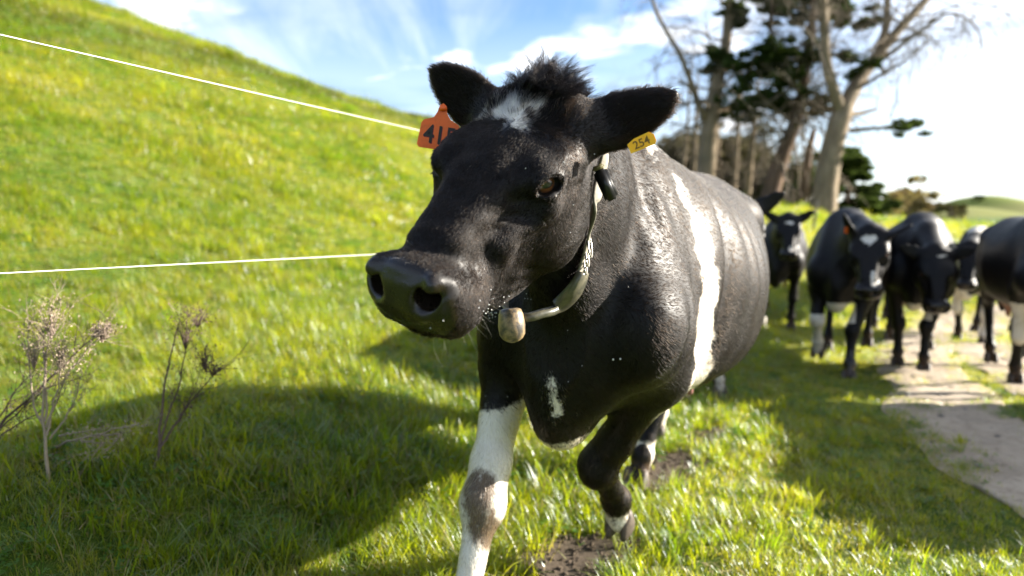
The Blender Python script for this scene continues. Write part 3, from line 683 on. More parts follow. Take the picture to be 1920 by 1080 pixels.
def cow_field(p):
    """p: head (M, t) in the body frame (x forward, y to the cow's left, z up, ground at 0 under the withers), legs, ears, tail"""
    F = Field(); D = p.get('detail', False); fat = p.get('fat', 1.)
    xs = [-1.36, -1.30, -1.18, -1.0, -.78, -.56, -.35, -.15, .04, .18, .29, .35]
    top = [1.00, 1.09, 1.15, 1.205, 1.21, 1.205, 1.21, 1.23, 1.23, 1.14, 1.00, .90]
    bot = [.86, .78, .68, .60, .54, .51, .50, .51, .54, .56, .60, .68]
    w06 = [.02, .06, .10, .13, .135, .135, .14, .13, .07, .05, .04, .02]
    w25 = [.06, .13, .20, .265, .29, .295, .285, .255, .18, .15, .11, .05]
    w50 = [.07, .14, .20, .26, .32, .355, .34, .29, .235, .20, .15, .07]
    w85 = [.04, .09, .13, .18, .25, .28, .265, .22, .16, .13, .10, .05]
    sc = lambda w: [v * fat for v in w]
    F.loft(xs, top, bot, [(.04, w06), (.25, sc(w25)), (.55, sc(w50)), (.88, sc(w85))], k=.08, sharp=.9)
    Mh, th = p['head']
    for s in (1, -1):
        F.econe((-.03, s * .085, 1.15), (.17, s * .155, .80), (.055, .10), (.075, .13), k=.07)    # shoulder blade
        F.ell((.23, s * .165, .78), (.085, .075, .105), k=.07)                                   # point of the shoulder
        F.ell((-.98, s * .21, 1.04), (.07, .05, .045), k=.09)                                   # hook bone
        F.ell((-1.27, s * .11, 1.07), (.06, .05, .05), k=.06)
        F.ell((-1.10, s * .165, .86), (.19, .095, .25), k=.08)                                   # thigh
        F.ell((-.90, s * .20, .70), (.10, .06, .13), k=.07)                                      # stifle
    F.ell((.25, -.03, .66), (.12, .075, .15), k=.07)                                               # brisket
    F.ell((.18, -.035, .55), (.11, .05, .07), k=.06)
    F.ell((-.86, 0, .56), (.20, .14, .12), k=.05)                                               # udder
    for tx, ty in ((-.80, .07), (-.80, -.07), (-.93, .06), (-.93, -.06)):
        F.cone((tx, ty, .47), (tx, ty, .395), .016, .012, k=.02)
    # neck
    H = lambda q: np.array(Mh) @ np.array(q, float) + np.array(th)
    F.frame()
    a0 = np.array((-.02, 0, 1.0)); c0 = H((-.01, 0, -.13)); mid = a0 * .5 + c0 * .5 + np.array(p.get('neck_mid', (.06, 0, -.01)))
    sideh = np.array(Mh)[:, 1]
    F.econe(a0, mid, (.145, .25), (.098, .175), k=.09)
    F.econe(mid, c0, (.098, .175), (.085, .125), side=sideh, k=.07)
    F.chain([(.24, 0, .66), mid + np.array((.05, 0, -.17)), H((.05, 0, -.215))], [.05, .035, .045], k=.08)   # dewlap line
    F.chain([(.0, 0, 1.19), mid + np.array((-.03, 0, .14)), H((-.03, 0, -.03))], [.05, .05, .045], k=.08)
    # legs
    for nm, j in p['legs'].items():
        j = [np.array(v, float) for v in j]; s = 1 if nm[1] == 'l' else -1
        if nm[0] == 'f':
            e, kn, ft, ho = j
            sh = np.array((.16, s * .155, .80))
            F.econe(sh, e, (.078, .125), (.066, .100), k=.07)
            F.econe(e, kn * .75 + e * .25, (.062, .092), (.040, .048), k=.05)
            F.cone(kn * .75 + e * .25, kn, .044, .046, k=.04)
            u = (e - kn) / np.linalg.norm(e - kn)
            F.ell(kn, (.048, .047, .062), k=.035); F.ell(kn + np.array((.022, 0, .0)), (.020, .030, .040), k=.03)
            v = (kn - ft) / np.linalg.norm(kn - ft)
            F.cone(kn, ft + v * .06, .039, .030, k=.03)
        else:
            e, kn, ft, ho = j                              # stifle, hock, fetlock, hoof
            F.econe(np.array((-1.08, s * .16, .88)), e * .45 + kn * .55, (.085, .19), (.045, .075), k=.08)
            F.econe(e * .45 + kn * .55, kn, (.045, .075), (.032, .048), k=.05)
            F.ell(kn, (.050, .036, .052), k=.03)
            v = (kn - ft) / np.linalg.norm(kn - ft)
            F.cone(kn, ft + v * .06, .036, .028, k=.03)
        F.cone(ft + v * .06, ft, .028, .037, k=.02)
        F.ell(ft, (.042, .041, .040), k=.02)
        F.cone(ft, ho + (ft - ho) * .30, .034, .040, k=.02)
        for dd in (.02, -.02):
            F.cone(ft - v * .015 + np.array((-.035, dd, 0)), ft - v * .035 + np.array((-.042, dd, 0)), .011, .007, k=.01)
    if 'tail' in p:
        F.chain(p['tail'], [.035] + [.022] * (len(p['tail']) - 2) + [.018], k=.03)
        F.ell(p['tail'][-1], (.035, .035, .10), k=.05)
    if D:
        # ribs, folds of skin on neck and shoulder, veins
        F.disp(lambda q: -.0030 * np.sin(q[:, 0] * 62 + q[:, 2] * 6) * np.clip(1 - np.abs(q[:, 0] + .36) / .26, 0, 1) * np.clip((q[:, 2] - .70) / .12, 0, 1) * np.clip((1.12 - q[:, 2]) / .1, 0, 1), (-.36, 0, .9), .5)
        F.disp(lambda q: -.0075 * np.sin(q[:, 0] * 64 + 3.0 * np.sin(q[:, 2] * 9) + 12 * q[:, 2]) * (.5 + .5 * np.sin(q[:, 2] * 17 + q[:, 0] * 9)) * np.clip(1 - np.abs(q[:, 0] - .12) / .24, 0, 1) * np.clip((q[:, 2] - .62) / .15, 0, 1) * np.clip((1.16 - q[:, 2]) / .12, 0, 1), (.12, 0, .9), .5)
        F.disp(lambda q: .016 * np.exp(-((q[:, 0] + .16 + .18 * (q[:, 2] - .85)) / .035) ** 2) * np.clip((q[:, 2] - .6) / .1, 0, 1) * np.clip((1.15 - q[:, 2]) / .1, 0, 1) * (np.abs(q[:, 1]) > .08), (-.15, 0, .88), .45)
        F.disp(lambda q: .030 * np.exp(-((q[:, 0] + .86) / .09) ** 2 - ((q[:, 2] - .98) / .09) ** 2) * (np.abs(q[:, 1]) > .1), (-.86, 0, .98), .35)
    F.frame(Mh, th)
    head_shape(F, p['ears'], D)
    F.frame()
    return F

def claw_pair(name, at, fwd, mat, parent, tilt=0., splay=.006, size=1.):
    """a cloven hoof: two claws, joined into the one hoof of a foot"""
    bm = bmesh.new(); f = np.array((fwd[0], fwd[1], 0.)); f /= np.linalg.norm(f); s = np.array((-f[1], f[0], 0))
    for sd in (1, -1):
        rings = []
        for z, l0, l1, w, fx in ((.0, -.045, .068, .025, 1), (.012, -.044, .064, .0265, 1), (.040, -.040, .040, .026, 1), (.068, -.034, .018, .022, 1), (.078, -.024, .006, .016, 1)):
            ring = []
            for k in range(12):
                a = 2 * math.pi * k / 12
                x = (l1 if math.cos(a) > 0 else -l0) * math.cos(a) * (1 if math.cos(a) < 0 else 1)
                y = w * math.sin(a) * (1 - .35 * max(0, math.cos(a)) ** 2)
                q = np.array((x * math.cos(tilt) + z * math.sin(tilt), sd * (.0265 + splay * max(0, math.cos(a))) + y, z * math.cos(tilt) - x * math.sin(tilt)))
                ring.append(bm.verts.new(Vector(tuple(np.array(at) + (f * q[0] + s * q[1] + np.array((0, 0, q[2]))) * size))))
            rings.append(ring)
        for a, b in zip(rings, rings[1:]):
            for k in range(12): bm.faces.new((a[k], a[(k + 1) % 12], b[(k + 1) % 12], b[k]))
        bm.faces.new(list(reversed(rings[0]))); bm.faces.new(rings[-1])
    return mesh_obj(name, bm, mat, parent)
# ------------------------------------------------------------------ coats, eyes, hooves
def coat_material(name, fur=True):
    m = Nodes(name); tc = m.n('TexCoord').outputs['Object']
    n1 = m.noise(38, 5, .7, tc); n2 = m.noise(150, 3, .6, tc)
    w = m.math('ADD', m.attr('white'), m.math('MULTIPLY', m.math('SUBTRACT', n1, .5), .55))
    w = m.math('ADD', w, m.math('MULTIPLY', m.math('SUBTRACT', n2, .5), .35))
    wf = m.mr(w, .44, .56)
    black = m.mix(m.mr(m.noise(5, 4, .6, tc), .4, .75), (.0042, .0038, .0040), (.010, .0070, .0058))
    white = m.mix(m.mr(m.noise(14, 4, .6, tc), .45, .75), (.66, .61, .53), (.50, .43, .33))
    col = m.mix(wf, black, white)
    col = m.mix(m.attr('nose'), col, (.011, .0075, .005))
    mud = m.math('ADD', m.attr('mud'), m.math('MULTIPLY', m.math('SUBTRACT', m.noise(45, 6, .75, tc), .5), 1.1))
    col = m.mix(m.mr(mud, .45, .72, 0, .92), col, m.mix(m.noise(60, 3, .6, tc), (.022, .012, .006), (.12, .068, .030)))
    col = m.mix(m.mr(m.attr('pink'), .3, .7, 0, .9), col, (.33, .17, .14))
    m.l(col, m.b.inputs['Base Color']); m.l(m.mr(m.attr('nose'), 0, 1, .2, .36), m.b.inputs['Specular IOR Level']); m.l(m.math('MULTIPLY', m.attr('nose'), .22), m.b.inputs['Coat Weight']); m.b.inputs['Coat Roughness'].default_value = .24
    nose = m.attr('nose')
    m.l(m.math('SUBTRACT', m.mr(m.noise(90, 3, .5, tc), .3, .7, .42, .58), m.math('MULTIPLY', nose, .20)), m.b.inputs['Roughness'])
    m.b.inputs['Sheen Weight'].default_value = .0; m.b.inputs['Sheen Roughness'].default_value = .4
    # lie of the coat: short streaks along the body, pebbling on the bare nose
    mp = m.n('Mapping'); mp.inputs['Scale'].default_value = (50, 260, 190); m.l(tc, mp.inputs[0])
    st = m.noise(3.2, 4, .6, mp.outputs[0], .4)
    vo = m.n('TexVoronoi'); vo.inputs['Scale'].default_value = 330; m.l(tc, vo.inputs['Vector'])
    h = m.mix(nose, st, m.math('MULTIPLY', vo.outputs['Distance'], 2.6))
    m.bump(h, .08, .003)
    return m.m

def fur_material():
    m = Nodes('fur'); nt = m.t; m.N.remove(m.b)
    hb = m.n('BsdfHairPrincipled'); hb.model = 'CHIANG'; hb.parametrization = 'COLOR'
    r = m.n('HairInfo').outputs['Random']
    black = m.mix(m.math('POWER', r, 4.), (.0018, .0016, .0017), (.010, .0065, .005))
    white = m.mix(r, (.72, .66, .56), (.58, .50, .38))
    col = m.mix(m.attr('white'), black, white)
    col = m.mix(m.attr('mud'), col, m.mix(r, (.02, .011, .006), (.15, .085, .036)))
    m.l(col, hb.inputs['Color']); hb.inputs['Roughness'].default_value = .28; hb.inputs['Radial Roughness'].default_value = .42
    hb.inputs['Coat'].default_value = .0; hb.inputs['IOR'].default_value = 1.22
    m.l(hb.outputs[0], m.out.inputs[0]); return m.m

def strands(name, roots, mids, tips, radius, white, mud, mat, parent, taper=.25):
    n = len(roots); k = 4
    hc = bpy.data.hair_curves.new(name); hc.add_curves([k] * n)
    t = np.linspace(0, 1, k)[None, :, None]
    P = (1 - t) ** 2 * roots[:, None] + 2 * t * (1 - t) * mids[:, None] + t ** 2 * tips[:, None]
    hc.attributes['position'].data.foreach_set('vector', P.astype(f32).ravel())
    r = hc.attributes.get('radius') or hc.attributes.new('radius', 'FLOAT', 'POINT')
    rr = np.asarray(radius, float).reshape(-1, 1) * (1 - (1 - taper) * np.linspace(0, 1, k) ** 2)[None] * np.ones((n, 1))
    r.data.foreach_set('value', rr.astype(f32).ravel())
    for nm, v in (('white', white), ('mud', mud)):
        a = hc.attributes.new(nm, 'FLOAT', 'CURVE'); a.data.foreach_set('value', np.asarray(v, f32) * np.ones(n, f32))
    hc.materials.append(mat)
    o = bpy.data.objects.new(name, hc); C.objects.link(o)
    if parent: o.parent = parent
    return o

def seg_dist(P, pts, rs):
    """signed closeness to a polyline with a radius at each point: > 0 inside"""
    P = np.asarray(P, float); best = np.full(len(P), -9.)
    if len(pts) == 1: return rs[0] - np.linalg.norm(P - np.array(pts[0]), axis=1)
    for i in range(len(pts) - 1):
        a = np.array(pts[i], float); b = np.array(pts[i + 1], float); ax = b - a
        t = np.clip((P - a) @ ax / (ax @ ax), 0, 1)
        best = np.maximum(best, rs[i] + (rs[i + 1] - rs[i]) * t - np.linalg.norm(P - a - t[:, None] * ax, axis=1))
    return best
def soft(d, s=.02): return np.clip(.5 + d / s * .5, 0, 1)

def eye_material():
    m = Nodes('eye'); tc = m.n('TexCoord').outputs['Object']; sp = m.n('SeparateXYZ'); m.l(tc, sp.inputs[0])
    R = .0215
    d = m.math('DIVIDE', m.math('SQRT', m.math('ADD', m.math('POWER', sp.outputs[0], 2), m.math('POWER', sp.outputs[1], 2))), R)
    pe = m.math('SQRT', m.math('ADD', m.math('POWER', m.math('DIVIDE', sp.outputs[0], R * .50), 2), m.math('POWER', m.math('DIVIDE', sp.outputs[1], R * .26), 2)))
    iris = m.ramp(d, (.2, (.26, .10, .03)), (.62, (.15, .055, .016)), (.74, (.012, .006, .004)), (.80, (.10, .07, .055)))
    iris = m.mix(m.mr(m.noise(900, 3, .6, tc), .3, .8, 0, .4), iris, (.03, .012, .004))
    m.l(m.mix(m.mr(pe, .85, 1.05), (.006, .006, .010), iris), m.b.inputs['Base Color'])
    m.b.inputs['Roughness'].default_value = .30; m.b.inputs['Coat Weight'].default_value = 1; m.b.inputs['Coat Roughness'].default_value = .02
    return m.m
M_EYE = eye_material()
def hoof_material():
    m = Nodes('hoof'); tc = m.n('TexCoord').outputs['Object']
    sp = m.n('SeparateXYZ'); m.l(tc, sp.inputs[0])
    m.l(m.ramp(m.noise(40, 5, .7, tc), (.3, (.022, .016, .012)), (.6, (.07, .05, .035)), (.8, (.16, .12, .085))), m.b.inputs['Base Color'])
    m.b.inputs['Roughness'].default_value = .6; m.bump(m.noise(160, 3, .6, tc), .3, .003); return m.m
M_HOOF = hoof_material(); M_HORN = plain('pale_horn', (.20, .155, .11), .6).m
COAT = coat_material('coat'); FUR = fur_material()

def eyes_for(parent, Mh, th, res=(24, 16)):
    for s in (1, -1):
        E, En = eye_frame(s); En = np.array(Mh) @ En; c = np.array(Mh) @ (eye_frame(s)[0] - eye_frame(s)[1] * .0132) + np.array(th)
        bm = bmesh.new(); bmesh.ops.create_uvsphere(bm, u_segments=res[0], v_segments=res[1], radius=.0225)
        o = mesh_obj('eye', bm, M_EYE, parent)
        x = np.array(Mh) @ np.array((1., 0, EYE_TILT)); x -= En * (x @ En); x /= np.linalg.norm(x); y = np.cross(En, x)
        o.matrix_local = Matrix([[x[0], y[0], En[0], c[0]], [x[1], y[1], En[1], c[1]], [x[2], y[2], En[2], c[2]], [0, 0, 0, 1]])
# ------------------------------------------------------------------ the cow in front
BODY_O = np.array((.253, 1.815, 0.)); BODY_A = math.radians(26)
fwv = np.array((-math.sin(BODY_A), -math.cos(BODY_A), 0)); lfv = np.array((math.cos(BODY_A), -math.sin(BODY_A), 0))
BODY_M = np.stack([fwv, lfv, (0, 0, 1)], 1)
HEAD = (np.array([[0.8001, 0.0715, 0.5956], [-0.175, 0.9775, 0.1177], [-0.5738, -0.1984, 0.7946]]), np.array([0.6058, 0.0631, 1.2518]))
EARS = [((.008, .094, -.045), (-.102, .122, .036), (-.7, -.1, -.7)), ((.008, -.094, -.045), (-.040, -.150, .060), (.8, .35, .3))]
def to_body(w): return BODY_M.T @ (np.array(w, float) - BODY_O)
LEGS = {
 'fl': [(.02, .165, .66), tuple(to_body((.238, 1.82, .365))), tuple(to_body((.308, 1.95, .215))), tuple(to_body((.328, 1.98, .115)))],
 'fr': [(.16, -.205, .68), tuple(to_body((-.070, 1.60, .355))), tuple(to_body((-.115, 1.50, .125))), tuple(to_body((-.150, 1.45, .0)))],
 'hl': [(-.82, .14, .64), (-.97, -.04, .43), (-.82, -.11, .12), (-.76, -.12, 0)],
 'hr': [(-.98, -.20, .66), (-1.38, -.17, .47), (-1.40, -.19, .13), (-1.36, -.195, 0)],
}
spec = dict(head=HEAD, ears=EARS, legs=LEGS, detail=True, tail=[(-1.32, 0, 1.06), (-1.41, 0, .96), (-1.44, 0, .8), (-1.43, 0, .62), (-1.43, 0, .5)])

def build_front_cow():
    F = cow_field(spec)
    V, Q = polygonise(F, axis([(-1.5, .012), (-.2, .007), (.1, .0045), (1.08,)]), axis([(-.46, .007), (-.3, .0045), (.3, .007), (.46,)]), axis([(0, .009), (.72, .0045), (1.58,)]))
    V = relax(F, V, Q, 2)
    cow = np_mesh('cow', V, Q, COAT)
    cow.matrix_world = Matrix([[*BODY_M[i], BODY_O[i]] for i in range(3)] + [[0, 0, 0, 1]])
    tag(cow, 'large black cow up close wearing a collar, an orange ear tag and a yellow one', 'cow', 'herd of cows walking along the fence')
    Mh, th = HEAD
    def white_of(P):
        H = (P - th) @ Mh; y = P[:, 1]
        w = seg_dist(P, [(-.02, .16, 1.145), (-.028, .204, 1.077), (-.045, .237, 1.002), (-.046, .256, .907), (-.041, .255, .825), (-.03, .243, .745), (-.06, .22, .66), (-.10, .17, .56)], [.006, .023, .036, .043, .052, .078, .105, .11]) + .010 * np.sin(P[:, 2] * 41 + P[:, 0] * 25) + .006 * np.sin(P[:, 2] * 93 - P[:, 0] * 60)
        w = np.where(y < .08, -9, w)
        w = np.maximum(w, seg_dist(P, [(.045, .11, 1.205), (-.02, .09, 1.23), (.0, .0, 1.24)], [.018, .034, .04]))
        w = np.maximum(w, seg_dist(H, [(.054, -.062, 0), (.040, -.030, .005), (.050, -.012, .005)], [.014, .027, .026]))
        w = np.maximum(w, seg_dist(H, [(.048, -.010, .005), (.010, .030, .010)], [.024, .016]))
        w = np.maximum(w, seg_dist(H, [(.045, -.005, .005), (.086, .012, .005)], [.022, .011]))
        w = np.maximum(w, seg_dist(P, [(.376, -.004, .69), (.350, .004, .61)], [.005, .011]))
        w = np.maximum(w, np.where((np.abs(P[:, 1] + .03) < .10) & (P[:, 0] > .10), .512 + .25 * np.abs(P[:, 1] + .03) - P[:, 2], -9) - 9 * (P[:, 2] < .40))      # brisket
        w = np.maximum(w, np.where(P[:, 0] < -.13, .575 - P[:, 2], -9) - 9 * ((np.abs(y) > .2) | (P[:, 2] < .46)))                                            # belly
        fr = (y < -.10) & (P[:, 0] > .0); w = np.maximum(w, np.where(fr, .575 - P[:, 2] + .30 * (P[:, 1] + .19), -9))
        ft, ho = np.array(LEGS['fl'][2]), np.array(LEGS['fl'][3])
        w = np.maximum(w, seg_dist(P, [tuple(ho * .55 + ft * .45), tuple(ho - (0, 0, .03))], [.044, .055]))
        w = np.maximum(w, seg_dist(P, [(.02, .17, .60), (.045, .155, .48), (.03, .13, .40)], [.022, .012, .006]))                                                            # inside of the near leg
        hind = (P[:, 0] < -.8); w = np.maximum(w, np.where(hind, .17 - P[:, 2], -9))
        return soft(w, .040)
    kn = np.array(LEGS['fr'][1])
    def mud_of(P):
        m = seg_dist(P, [tuple(kn + (.025, 0, .05)), tuple(kn + (.025, .015, -.06))], [.068, .070]) / .045
        low = (P[:, 2] < .5)
        m = np.maximum(m, np.clip((.20 - P[:, 2]) / .2, 0, .55)); m = np.maximum(m, .36 * ((P[:, 2] < .58) & (P[:, 1] < -.08) & (P[:, 0] > 0)))
        k2 = np.array(LEGS['fl'][1]); m = np.maximum(m, (seg_dist(P, [tuple(k2)], [.06]) / .05) * .6)
        return np.clip(m, 0, .8)
    def nose_of(P):
        H = (P - th) @ Mh
        edge = .405 + .25 * np.maximum(np.abs(H[:, 1]) - .03, 0) + .20 * np.maximum(-.115 - H[:, 2], 0) * 3
        return np.clip((H[:, 0] - edge) / .008 + .5, 0, 1) * (H[:, 2] > -.175)
    wv = white_of(V); mv = mud_of(V); nv = nose_of(V)
    attr(cow, 'white', wv); attr(cow, 'mud', mv); attr(cow, 'nose', nv)
    udder = np.clip(seg_dist(V, [(-.86, 0, .50)], [.19]) / .03, 0, 1) * (V[:, 2] < .56)
    lidp = np.zeros(len(V))
    Hv = (V - th) @ Mh
    for s in (1, -1):
        E, En = eye_frame(s); r = Hv - E; nn = r @ En; rad = np.linalg.norm(r - nn[:, None] * En, axis=1)
        lidp = np.maximum(lidp, ((rad < .0235) & (nn < .002) & (nn > -.02) & (r[:, 2] < -.004)) * .5)
    attr(cow, 'pink', np.maximum(udder, lidp))
    # ---- fur
    tri = np.concatenate([Q[:, [0, 1, 2]], Q[:, [0, 2, 3]]]); A, B, Cc = V[tri[:, 0]], V[tri[:, 1]], V[tri[:, 2]]
    N = np.cross(B - A, Cc - A); ar = np.linalg.norm(N, axis=1); N = N / np.maximum(ar, 1e-12)[:, None]; ar *= .5
    cen = (A + B + Cc) / 3; Hc = (cen - th) @ Mh
    headw = np.clip((Hc[:, 0] + .10) / .06, 0, 1) * (Hc[:, 2] > -.30) * (cen[:, 0] > .4)
    front = np.clip((cen[:, 0] + .45) / .4, 0, 1)
    dens = 26000 + 60000 * front + 290000 * headw
    dens *= 1 - np.clip(nose_of(cen) * 1.2, 0, 1)
    for s in (1, -1):
        E, En = eye_frame(s); dens[np.linalg.norm(Hc - E, axis=1) < .0255] = 0
    for nz in ((.445, .049, -.078), (.445, -.049, -.078), (.42, .06, -.075), (.42, -.06, -.075)): dens[np.linalg.norm(Hc - np.array(nz), axis=1) < .03] *= .05
    cdf = np.cumsum(dens * ar); n = int(cdf[-1]); f = np.searchsorted(cdf, RNG.random(n) * cdf[-1])
    u, v = RNG.random(n), RNG.random(n); fl = u + v > 1; u[fl], v[fl] = 1 - u[fl], 1 - v[fl]
    P = A[f] + (B - A)[f] * u[:, None] + (Cc - A)[f] * v[:, None]; Nn = N[f]; H = (P - th) @ Mh; Hn = Nn @ Mh
    # direction of the coat
    flow = np.tile(np.array((-1., 0, -.55)), (n, 1))
    leg = np.clip((.62 - P[:, 2]) / .15, 0, 1)[:, None]; flow = flow * (1 - leg) + np.array((-.1, 0, -1.)) * leg
    hw = headw[f][:, None]
    fh = np.stack([np.clip((H[:, 0] - .085) / .05, -1, 1), np.sign(H[:, 1]) * .5 * np.clip(1 - np.abs(H[:, 0] - .085) / .06, 0, 1), np.where(np.abs(H[:, 1]) > .06, -.5, -.05)], 1)
    back = np.clip((-.10 - H[:, 2]) / .05, 0, 1) * np.clip((.22 - H[:, 0]) / .1, 0, 1)
    fh = fh * (1 - back[:, None]) + np.array((-.5, 0, -.7)) * back[:, None]
    ear = np.zeros(n)
    for b, vv, nn in EARS:
        b = np.array(b); vv = np.array(vv); t = (H - b) @ vv / (vv @ vv); r = np.linalg.norm(H - b - t[:, None] * vv, axis=1)
        m = np.clip((t - .22) / .15, 0, 1) * (r < .075) * (np.abs(H[:, 1]) > .105); ear = np.maximum(ear, m)
        fh = fh * (1 - m[:, None]) + m[:, None] * vv / np.linalg.norm(vv)
    flow = flow * (1 - hw) + (fh @ Mh.T) * hw
    wob = np.stack([np.sin(P[:, 1] * 60 + P[:, 2] * 33), np.sin(P[:, 0] * 51 + P[:, 2] * 70), np.sin(P[:, 0] * 64 + P[:, 1] * 45)], 1)
    flow = flow / np.linalg.norm(flow, axis=1)[:, None] + .13 * wob + RNG.normal(0, 1, (n, 3)) * (.08 + .07 * hw)
    T = flow - Nn * (flow * Nn).sum(1)[:, None]; T /= np.maximum(np.linalg.norm(T, axis=1), 1e-6)[:, None]
    ln = (.0125 * (1 - hw[:, 0]) + .0065 * hw[:, 0]); ln = ln * (1 - ear) + .0125 * ear
    poll = np.clip(1 - np.abs(H[:, 0] - .03) / .07, 0, 1) * (np.abs(H[:, 1]) < .08) * (H[:, 2] > -.06) * hw[:, 0]
    ln = ln + .012 * poll
    ln *= RNG.uniform(.6, 1.25, n)
    q_ = P * 190 - T * ((P * T).sum(1) * 135)[:, None]; cl = np.array([noise.noise(Vector(v)) for v in q_]); cl2 = np.array([noise.noise(Vector(v) + Vector((31, 7, 3))) for v in q_])
    side = np.cross(Nn, T); T = T + side * (cl2 * (.20 + .16 * hw[:, 0]))[:, None]; T /= np.linalg.norm(T, axis=1)[:, None]
    lift = (.12 + (.10 + .12 * hw[:, 0]) * cl + .08 * hw[:, 0] + .18 * ear + .25 * poll + RNG.normal(0, .05, n))[:, None]
    root = P - Nn * .0004
    wn = np.array([noise.noise(Vector(p) * 55) for p in P]) * .42 + RNG.normal(0, .10, n)
    wr = (white_of(P) + wn > .5).astype(float); mr_ = np.clip(mud_of(P) + RNG.normal(0, .25, n) - .25, 0, 1) + np.clip(.03 + .16 * np.clip((.1 - P[:, 0]) / .5, 0, 1) * (.6 + cl), 0, .3); mr_ = np.clip(mr_, 0, 1)
    dist = np.where(hw[:, 0] > .3, .00026, .00034); lift = np.maximum(lift, .02)
    o = strands('fur', root, root + (T * .55 + Nn * lift) * ln[:, None], root + (T + Nn * lift * .9) * ln[:, None], dist, wr, mr_, FUR, cow); o['kind'] = 'stuff'
    # ---- forelock, lashes and whiskers
    R_, M_, T_, rad = [], [], [], []
    pm = V[(Hv[:, 0] > -.075) & (Hv[:, 0] < .022) & (np.abs(Hv[:, 1] - .006) < .056) & (Hv[:, 2] > -.06)]; pm = (pm - th) @ Mh
    tops = []
    for c in range(150):
        ctr = pm[RNG.integers(len(pm))]; cx, cy = ctr[0], ctr[1]
        d = np.array((-.35 + RNG.normal(0, .35) - 2.5 * (cx + .02), RNG.normal(.1, .45) + cy * 9, 1.0 - 8 * abs(cy))); d /= np.linalg.norm(d)
        L = RNG.uniform(.030, .066) * np.clip(1.15 - abs(cy) / .10, .4, 1); bend = np.array((RNG.normal(-.2, .5), RNG.normal(.35, .6), -.35))
        for q in range(26):
            r = ctr + RNG.normal(0, .0045, 3) * (1, 1, .4); tip = ctr + d * L * RNG.uniform(.65, 1.05) + bend * L * .5 + RNG.normal(0, .003, 3)
            R_.append(r); M_.append(r + d * L * .55); T_.append(tip); rad.append(.00022)
    nlock = len(R_)
    for s in (1, -1):
        E, En = eye_frame(s); x1 = np.array((1., 0, EYE_TILT)); x1 -= En * (x1 @ En); x1 /= np.linalg.norm(x1); z1 = np.cross(x1, En) * 1.; z1 = z1 if z1[2] > 0 else -z1
        for q in range(60):
            a = RNG.uniform(.10, .95) * math.pi; up = RNG.random() < .78; k = 1 if up else -1
            r = E - En * .001 + x1 * math.cos(a) * .0215 + z1 * k * math.sin(a) * .0130
            L = RNG.uniform(.012, .026) * (1 if up else .6); d = En * 1.0 + z1 * k * .1 + x1 * (math.cos(a) * .4 - .2) + RNG.normal(0, .12, 3)
            R_.append(r); M_.append(r + d * L * .6 - z1 * .15 * L * k); T_.append(r + d * L + z1 * k * L * .05 - np.array((0, 0, .35)) * L); rad.append(.00030)
    R_, M_, T_ = (np.array(a) @ Mh.T + th for a in (R_, M_, T_))
    hh = R_ @ np.zeros(3); Hr = (R_ - th) @ Mh
    o = strands('forelock', R_, M_, T_, rad, 0, 0, FUR, cow); o['kind'] = 'stuff'
    R_, M_, T_ = [], [], []
    for q in range(46):
        s = RNG.choice((-1, 1)); r = np.array((RNG.uniform(.33, .44), s * RNG.uniform(.03, .066), RNG.uniform(-.19, -.15)))
        if RNG.random() < .25: r = np.array((RNG.uniform(.36, .42), RNG.uniform(-.05, .05), RNG.uniform(-.05, -.03)))
        out = r - np.array((.36, 0, -.11)); out /= np.linalg.norm(out); L = RNG.uniform(.02, .045)
        R_.append(r - out * .004); M_.append(r + out * L * .5); T_.append(r + out * L + RNG.normal(0, .006, 3) - np.array((0, 0, .006)))
    R_, M_, T_ = (np.array(a) @ Mh.T + th for a in (R_, M_, T_))
    o = strands('whiskers', R_, M_, T_, .00016, .6, 0, FUR, cow); o['kind'] = 'stuff'
    eyes_for(cow, Mh, th)
    for nm, tl in (('fl', .4), ('fr', 0), ('hl', 0), ('hr', .35)):
        p = np.array(LEGS[nm][3]); claw_pair('hoof', p, (1, 0), M_HOOF, cow, tilt=tl, splay=.001 if nm == 'fl' else .006, size=.84 if nm == 'fl' else 1.)
    return cow, F, V, Q
build_front = True
cow, FRONT_F, FRONT_V, FRONT_Q = build_front_cow()
# ------------------------------------------------------------------ what the cow in front wears
from mathutils.bvhtree import BVHTree
BW = lambda p: BODY_M @ np.array(p, float) + BODY_O           # body frame -> world
def plate(name, outline, thick, frame, mat, parent):
    """flat outline (metres) with real thickness; frame = 3x3 axes (columns) and origin in the parent's frame"""
    A, o0 = frame; bm = bmesh.new(); n = len(outline)
    lo = [bm.verts.new(Vector(tuple(A @ np.array((x, y, -thick / 2)) + o0))) for x, y in outline]; hi = [bm.verts.new(Vector(tuple(A @ np.array((x, y, thick / 2)) + o0))) for x, y in outline]
    bm.faces.new(list(reversed(lo))); bm.faces.new(hi)
    for i in range(n): bm.faces.new((lo[i], lo[(i + 1) % n], hi[(i + 1) % n], hi[i]))
    return mesh_obj(name, bm, mat, parent, False)
def print_text(name, txt, size, frame, mat, parent, lift=.0016, sx=1.):
    cu = bpy.data.curves.new(name, 'FONT'); cu.body = txt; cu.size = size; cu.align_x = 'CENTER'; cu.align_y = 'CENTER'; cu.extrude = .0002; cu.offset = size * .012
    tmp = bpy.data.objects.new('t', cu); C.objects.link(tmp); bpy.context.view_layer.update()
    me = bpy.data.meshes.new_from_object(tmp.evaluated_get(bpy.context.evaluated_depsgraph_get())); bpy.data.objects.remove(tmp)
    A, o0 = frame; o = bpy.data.objects.new(name, me); C.objects.link(o); o.parent = parent; me.materials.clear(); me.materials.append(mat)
    for v in me.vertices: v.co = Vector(tuple(A @ np.array((v.co.x * sx, v.co.y, lift + v.co.z)) + o0))
    return o
